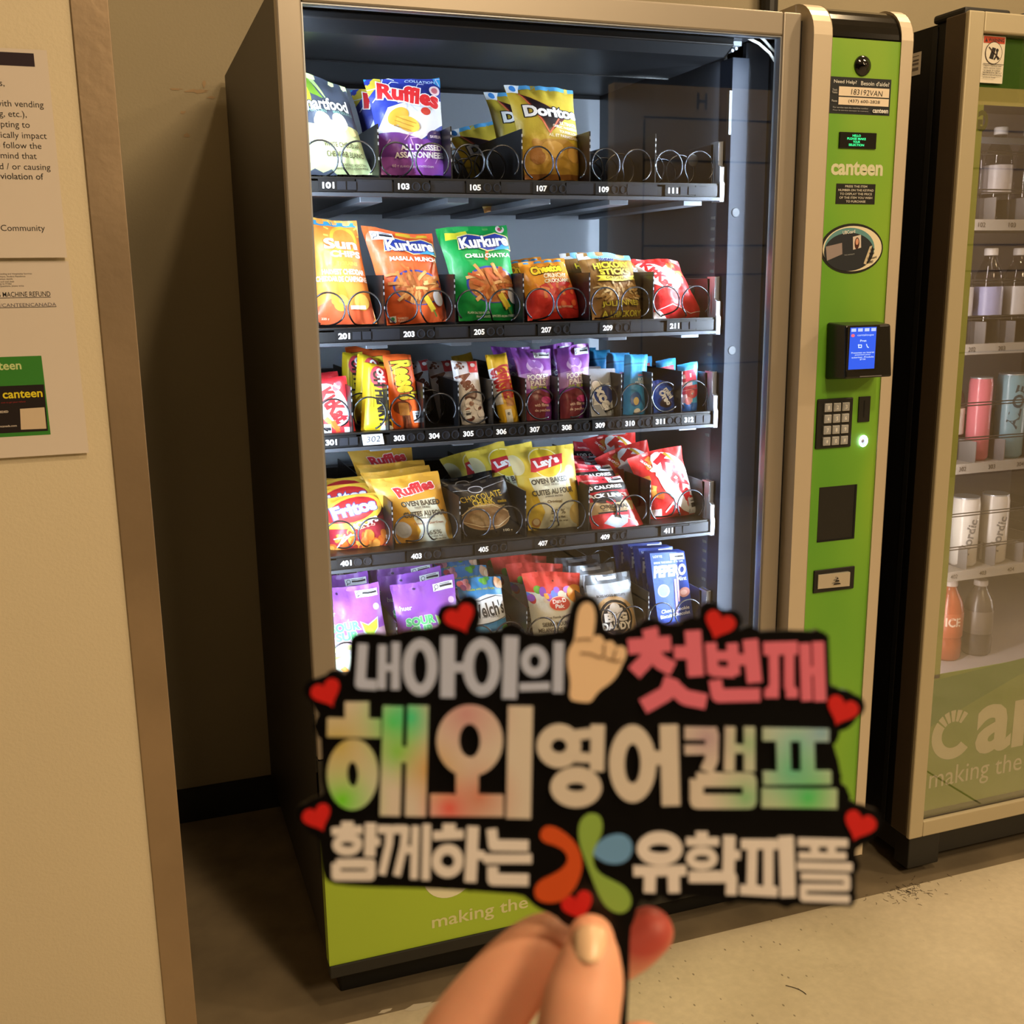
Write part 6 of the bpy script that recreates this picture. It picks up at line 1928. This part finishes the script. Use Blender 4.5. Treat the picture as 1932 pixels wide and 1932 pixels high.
HEARTS = ((870, 1168, 58, -0.40), (619, 1308, 56, -0.42), (602, 1542, 54, -0.40), (1091, 1708, 60, -0.35), (1354, 1180, 58, 0.36), (1584, 1341, 60, 0.38), (1617, 1557, 60, 0.36))
for cx, cy, s, r in HEARTS:
    mb = MB()
    slab(mb, heart(cx, cy, s, r), ZF - 0.0002, ZF + 0.0008, HEART)
    rim(('p', smooth_loop(heart(cx, cy - 1, s * 1.48, r), 1)))
    mb.build('heart', SG, local=True)


def c4(pts):
    return [(1000 + x / 2.841, 1100 + y / 2.841) for x, y in pts]


fist = c4([(205, 620), (218, 530), (197, 430), (203, 355), (236, 310), (244, 230), (254, 150), (275, 110), (308, 98), (338, 118), (350, 172), (343, 245), (333, 292), (355, 276), (385, 282), (398, 318), (420, 306), (448, 314), (458, 342),
           (490, 332), (513, 350), (512, 392), (490, 432), (470, 482), (430, 530), (370, 570), (345, 602), (322, 636), (262, 632)])
mb = MB()
slab(mb, smooth_loop(fist), ZF - 0.0002, ZF + 0.0008, SKINY)
for pts in ([(268, 372), (320, 374), (375, 396), (394, 380), (396, 322)], [(396, 396), (440, 412), (458, 350)], [(446, 412), (470, 416), (486, 404)], [(244, 302), (290, 296), (330, 298)]):
    for q in stroke_polys(c4(pts), 3.2):
        slab(mb, q, ZF + 0.0007, ZF + 0.0010, mat('emblem_line', (120, 84, 50), rough=0.6))
mb.build('pointing_hand_emblem', SG, local=True)
mb = MB()
slab(mb, smooth_loop(c4([(48, 1340), (75, 1296), (130, 1300), (190, 1335), (242, 1385), (276, 1450), (278, 1525), (252, 1605), (210, 1662), (160, 1698), (90, 1706), (30, 1684), (20, 1630), (50, 1586), (120, 1556), (178, 1518), (204, 1472), (186, 1426), (130, 1395), (70, 1380)])), ZF - 0.0002, ZF + 0.0008, ORNG)
mb.build('orange_petal', SG, local=True)
mb = MB()
slab(mb, smooth_loop(c4([(256, 1290), (288, 1236), (346, 1226), (386, 1258), (384, 1332), (352, 1392), (334, 1440), (340, 1510), (374, 1556), (440, 1588), (514, 1628), (546, 1690), (518, 1750), (460, 1760), (396, 1718), (356, 1640), (318, 1540), (288, 1460), (260, 1380)])), ZF - 0.0002, ZF + 0.0009, LEAF)
mb.build('green_petal', SG, local=True)
mb = MB()
slab(mb, smooth_loop(c4([(326, 1432), (368, 1374), (430, 1342), (492, 1338), (538, 1368), (548, 1420), (524, 1474), (470, 1498), (408, 1492), (358, 1466)])), ZF - 0.0002, ZF + 0.0008, SKYB)
mb.build('blue_petal', SG, local=True)

outline = [(660, 1240), (660, 1204), (674, 1193), (705, 1192), (735, 1196), (772, 1186), (815, 1184), (830, 1174), (832, 1152), (848, 1140), (872, 1136), (896, 1141), (908, 1156), (906, 1178), (898, 1192), (950, 1188), (985, 1190), (1010, 1196), (1040, 1192), (1064, 1190), (1072, 1160),
           (1080, 1134), (1098, 1121), (1120, 1125), (1134, 1145), (1138, 1178), (1146, 1192), (1168, 1193), (1190, 1186), (1212, 1174), (1244, 1174), (1268, 1178), (1300, 1172), (1316, 1166), (1324, 1152), (1340, 1144), (1366, 1150), (1386, 1162), (1388, 1186), (1400, 1194), (1470, 1188), (1540, 1190), (1556, 1202), (1560, 1240), (1563, 1296),
           (1580, 1300), (1604, 1302), (1620, 1322), (1618, 1350), (1602, 1372), (1580, 1380), (1568, 1384), (1572, 1410), (1582, 1440), (1586, 1480), (1594, 1506), (1610, 1516), (1636, 1520), (1658, 1538), (1656, 1566), (1642, 1584), (1620, 1596), (1612, 1602), (1612, 1650), (1612, 1690), (1602, 1702), (1560, 1705), (1503, 1705), (1440, 1702), (1398, 1699),
           (1340, 1692), (1290, 1688), (1220, 1690), (1204, 1700), (1198, 1724), (1194, 1738), (1188, 1750), (1186, 1850), (1182, 1932), (1180, 2030), (1158, 2030), (1156, 1932), (1146, 1770), (1124, 1756), (1090, 1750), (1066, 1744), (1046, 1724), (1014, 1712), (997, 1697), (985, 1686), (928, 1682), (866, 1677), (774, 1673), (705, 1672), (640, 1668), (616, 1660), (608, 1640), (604, 1600), (600, 1578),
           (580, 1566), (566, 1546), (568, 1522), (586, 1506), (608, 1500), (614, 1490), (608, 1450), (606, 1400), (604, 1350), (594, 1336), (582, 1312), (584, 1290), (602, 1276), (636, 1270), (652, 1272), (658, 1262)]
slab(BB, smooth_loop(outline, 1), -0.0011, ZF, BOARD)
BB.build('board', SG, local=True)

# ------------------------------------------------------------------ the hand that holds it
SKIN = mat('skin', (236, 172, 142), rough=0.5, sss=0.25, var=0.05, vscale=60)
# flushed fingertip, its shade painted in as a darker red
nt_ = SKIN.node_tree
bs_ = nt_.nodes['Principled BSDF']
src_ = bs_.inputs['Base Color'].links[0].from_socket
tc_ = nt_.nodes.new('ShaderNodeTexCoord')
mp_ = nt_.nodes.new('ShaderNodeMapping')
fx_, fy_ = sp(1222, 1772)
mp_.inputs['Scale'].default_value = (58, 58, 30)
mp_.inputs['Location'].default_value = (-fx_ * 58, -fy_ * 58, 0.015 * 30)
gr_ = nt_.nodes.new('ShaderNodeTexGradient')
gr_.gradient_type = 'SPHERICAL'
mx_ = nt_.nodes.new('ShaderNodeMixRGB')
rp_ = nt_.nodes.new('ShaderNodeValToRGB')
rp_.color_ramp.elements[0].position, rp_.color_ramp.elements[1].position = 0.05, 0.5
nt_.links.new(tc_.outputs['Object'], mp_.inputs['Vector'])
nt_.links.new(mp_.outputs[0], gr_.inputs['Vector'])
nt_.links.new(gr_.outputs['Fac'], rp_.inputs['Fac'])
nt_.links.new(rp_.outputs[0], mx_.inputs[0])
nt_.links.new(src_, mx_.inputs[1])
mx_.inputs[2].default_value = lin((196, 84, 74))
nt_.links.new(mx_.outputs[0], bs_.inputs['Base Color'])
HD = empty('person', SIGN_POS)
HD.rotation_euler = CAM_ROT.to_euler()
tag(HD, 'left hand pinching the black slogan board stick between thumb and forefinger', 'person')


def hp(u, v, z):
    """a joint at pixel (u, v) of the traced outline, z metres nearer the viewer than the board"""
    d = SD - z
    return Vector(((u - 966) / F_PX * d, -(v - 966) / F_PX * d, z))


def limb(mb, joints, n=20, sub=6):
    """joints: (point, half width, half depth); a tapered tube with rounded ends"""
    pts = []
    for i in range(len(joints) - 1):
        p0 = joints[max(0, i - 1)]
        p1, p2 = joints[i], joints[i + 1]
        p3 = joints[min(len(joints) - 1, i + 2)]
        for k in range(sub):
            t = k / sub

            def cr(a, b, c, d):
                return 0.5 * ((2 * b) + (c - a) * t + (2 * a - 5 * b + 4 * c - d) * t * t + (3 * b - a - 3 * c + d) * t ** 3)
            pts.append((cr(p0[0], p1[0], p2[0], p3[0]), cr(p0[1], p1[1], p2[1], p3[1]), cr(p0[2], p1[2], p2[2], p3[2])))
    pts.append(joints[-1])

    def capped(seq, rev):
        c, w, d = seq[0]
        nx = seq[1][0]
        ax = (c - nx).normalized()
        out = []
        for k in range(5, 0, -1):
            a = math.pi / 2 * k / 5.2
            out.append((c + ax * (w * 0.95 * math.sin(a)), w * math.cos(a), d * math.cos(a)))
        return out
    pts = capped(pts, False) + pts + capped(pts[::-1], True)[::-1]
    vs, fs = [], []
    for i, (c, w, d) in enumerate(pts):
        t = (pts[min(i + 1, len(pts) - 1)][0] - pts[max(0, i - 1)][0]).normalized()
        zz = Vector((0, 0, 1))
        zz = (zz - t * zz.dot(t)).normalized()
        xx = zz.cross(t).normalized()
        for k in range(n):
            a = 2 * math.pi * k / n
            vs.append(c + xx * (w * math.cos(a)) + zz * (d * math.sin(a)))
    for i in range(len(pts) - 1):
        for k in range(n):
            fs.append((i * n + k, i * n + (k + 1) % n, (i + 1) * n + (k + 1) % n, (i + 1) * n + k))
    fs.append(tuple(range(n))[::-1])
    fs.append(tuple((len(pts) - 1) * n + k for k in range(n)))
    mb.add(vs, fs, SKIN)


hb = MB()
# thumb, nail towards the viewer
limb(hb, [(hp(1040, 2230, 0.020), .0150, .0140), (hp(1066, 2080, 0.022), .0128, .0118), (hp(1086, 1965, 0.0215), .0124, .0104), (hp(1096, 1905, 0.0195), .0120, .0100), (hp(1108, 1850, 0.0165), .0112, .0090), (hp(1114, 1800, 0.0140), .0092, .0078), (hp(1115, 1768, 0.0118), .0072, .0056)])
# forefinger: bent, its tip passing behind the stick
limb(hb, [(hp(770, 2200, -0.002), .0150, .0140), (hp(850, 2010, -0.004), .0146, .0130), (hp(930, 1890, -0.006), .0136, .0118), (hp(1010, 1802, -0.009), .0118, .0108), (hp(1060, 1786, -0.0125), .0106, .0098), (hp(1130, 1806, -0.0150), .0098, .0090), (hp(1186, 1784, -0.0150), .0094, .0086), (hp(1226, 1757, -0.0150), .0082, .0076)])
# the curled fingers below
limb(hb, [(hp(830, 2330, -0.010), .0150, .0130), (hp(930, 2140, -0.018), .0136, .0125), (hp(1060, 2030, -0.022), .0120, .0115), (hp(1160, 2000, -0.016), .0108, .0100), (hp(1216, 1986, -0.010), .0098, .0090)])
limb(hb, [(hp(860, 2420, -0.014), .0145, .0130), (hp(960, 2260, -0.024), .0130, .0120), (hp(1090, 2160, -0.026), .0115, .0110), (hp(1190, 2120, -0.018), .0100, .0094), (hp(1230, 2110, -0.012), .0090, .0084)])
limb(hb, [(hp(890, 2510, -0.016), .0130, .0120), (hp(980, 2380, -0.026), .0112, .0105), (hp(1090, 2290, -0.026), .0100, .0095), (hp(1170, 2250, -0.018), .0088, .0082), (hp(1200, 2240, -0.012), .0078, .0074)])
# palm, heel of the thumb, wrist
limb(hb, [(hp(800, 2190, -0.004), .017, .015), (hp(850, 2360, 0.002), .026, .018), (hp(900, 2520, 0.004), .034, .020), (hp(930, 2680, 0.004), .032, .020), (hp(950, 2830, 0.004), .027, .019), (hp(960, 3150, 0.004), .028, .022)])
limb(hb, [(hp(1040, 2230, 0.020), .0150, .0140), (hp(1000, 2400, 0.016), .0190, .0160), (hp(960, 2580, 0.010), .0230, .0190), (hp(950, 2760, 0.006), .024, .018)])
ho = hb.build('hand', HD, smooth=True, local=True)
rm = ho.modifiers.new('remesh', 'REMESH')
rm.mode = 'VOXEL'
rm.voxel_size = 0.0011
rm.use_smooth_shade = True
sm = ho.modifiers.new('smooth', 'SMOOTH')
sm.factor = 0.5
sm.iterations = 7
# thumb nail
NAILM = mat('nail', (246, 208, 172), rough=0.35, coat=0.15)
nb = MB()
rows, cols = 10, 8
grid = []
for j in range(rows + 1):
    t = j / rows
    v = 1818 - 74 * t
    half = 33 * (1 - 0.06 * (1 - t)) * (1.0 if 0.18 < t < 0.72 else (math.sqrt(max(0.0, 1 - ((0.18 - t) / 0.24) ** 2)) if t <= 0.18 else math.sqrt(max(0.04, 1 - ((t - 0.72) / 0.34) ** 2))))
    for i in range(cols + 1):
        s = 2 * i / cols - 1
        zc = 0.0233 - 0.0042 * t - 0.0020 * t * t
        grid.append(hp(1112 + 3 * t + half * s, v, zc - 0.0026 * s * s))
fs = [(j * (cols + 1) + i, j * (cols + 1) + i + 1, (j + 1) * (cols + 1) + i + 1, (j + 1) * (cols + 1) + i) for j in range(rows) for i in range(cols)]
nb.add(grid, fs, NAILM)
no = nb.build('thumb_nail', HD, smooth=True, local=True)
sd_ = no.modifiers.new('solid', 'SOLIDIFY')
sd_.thickness = 0.0009
sd_.offset = -1
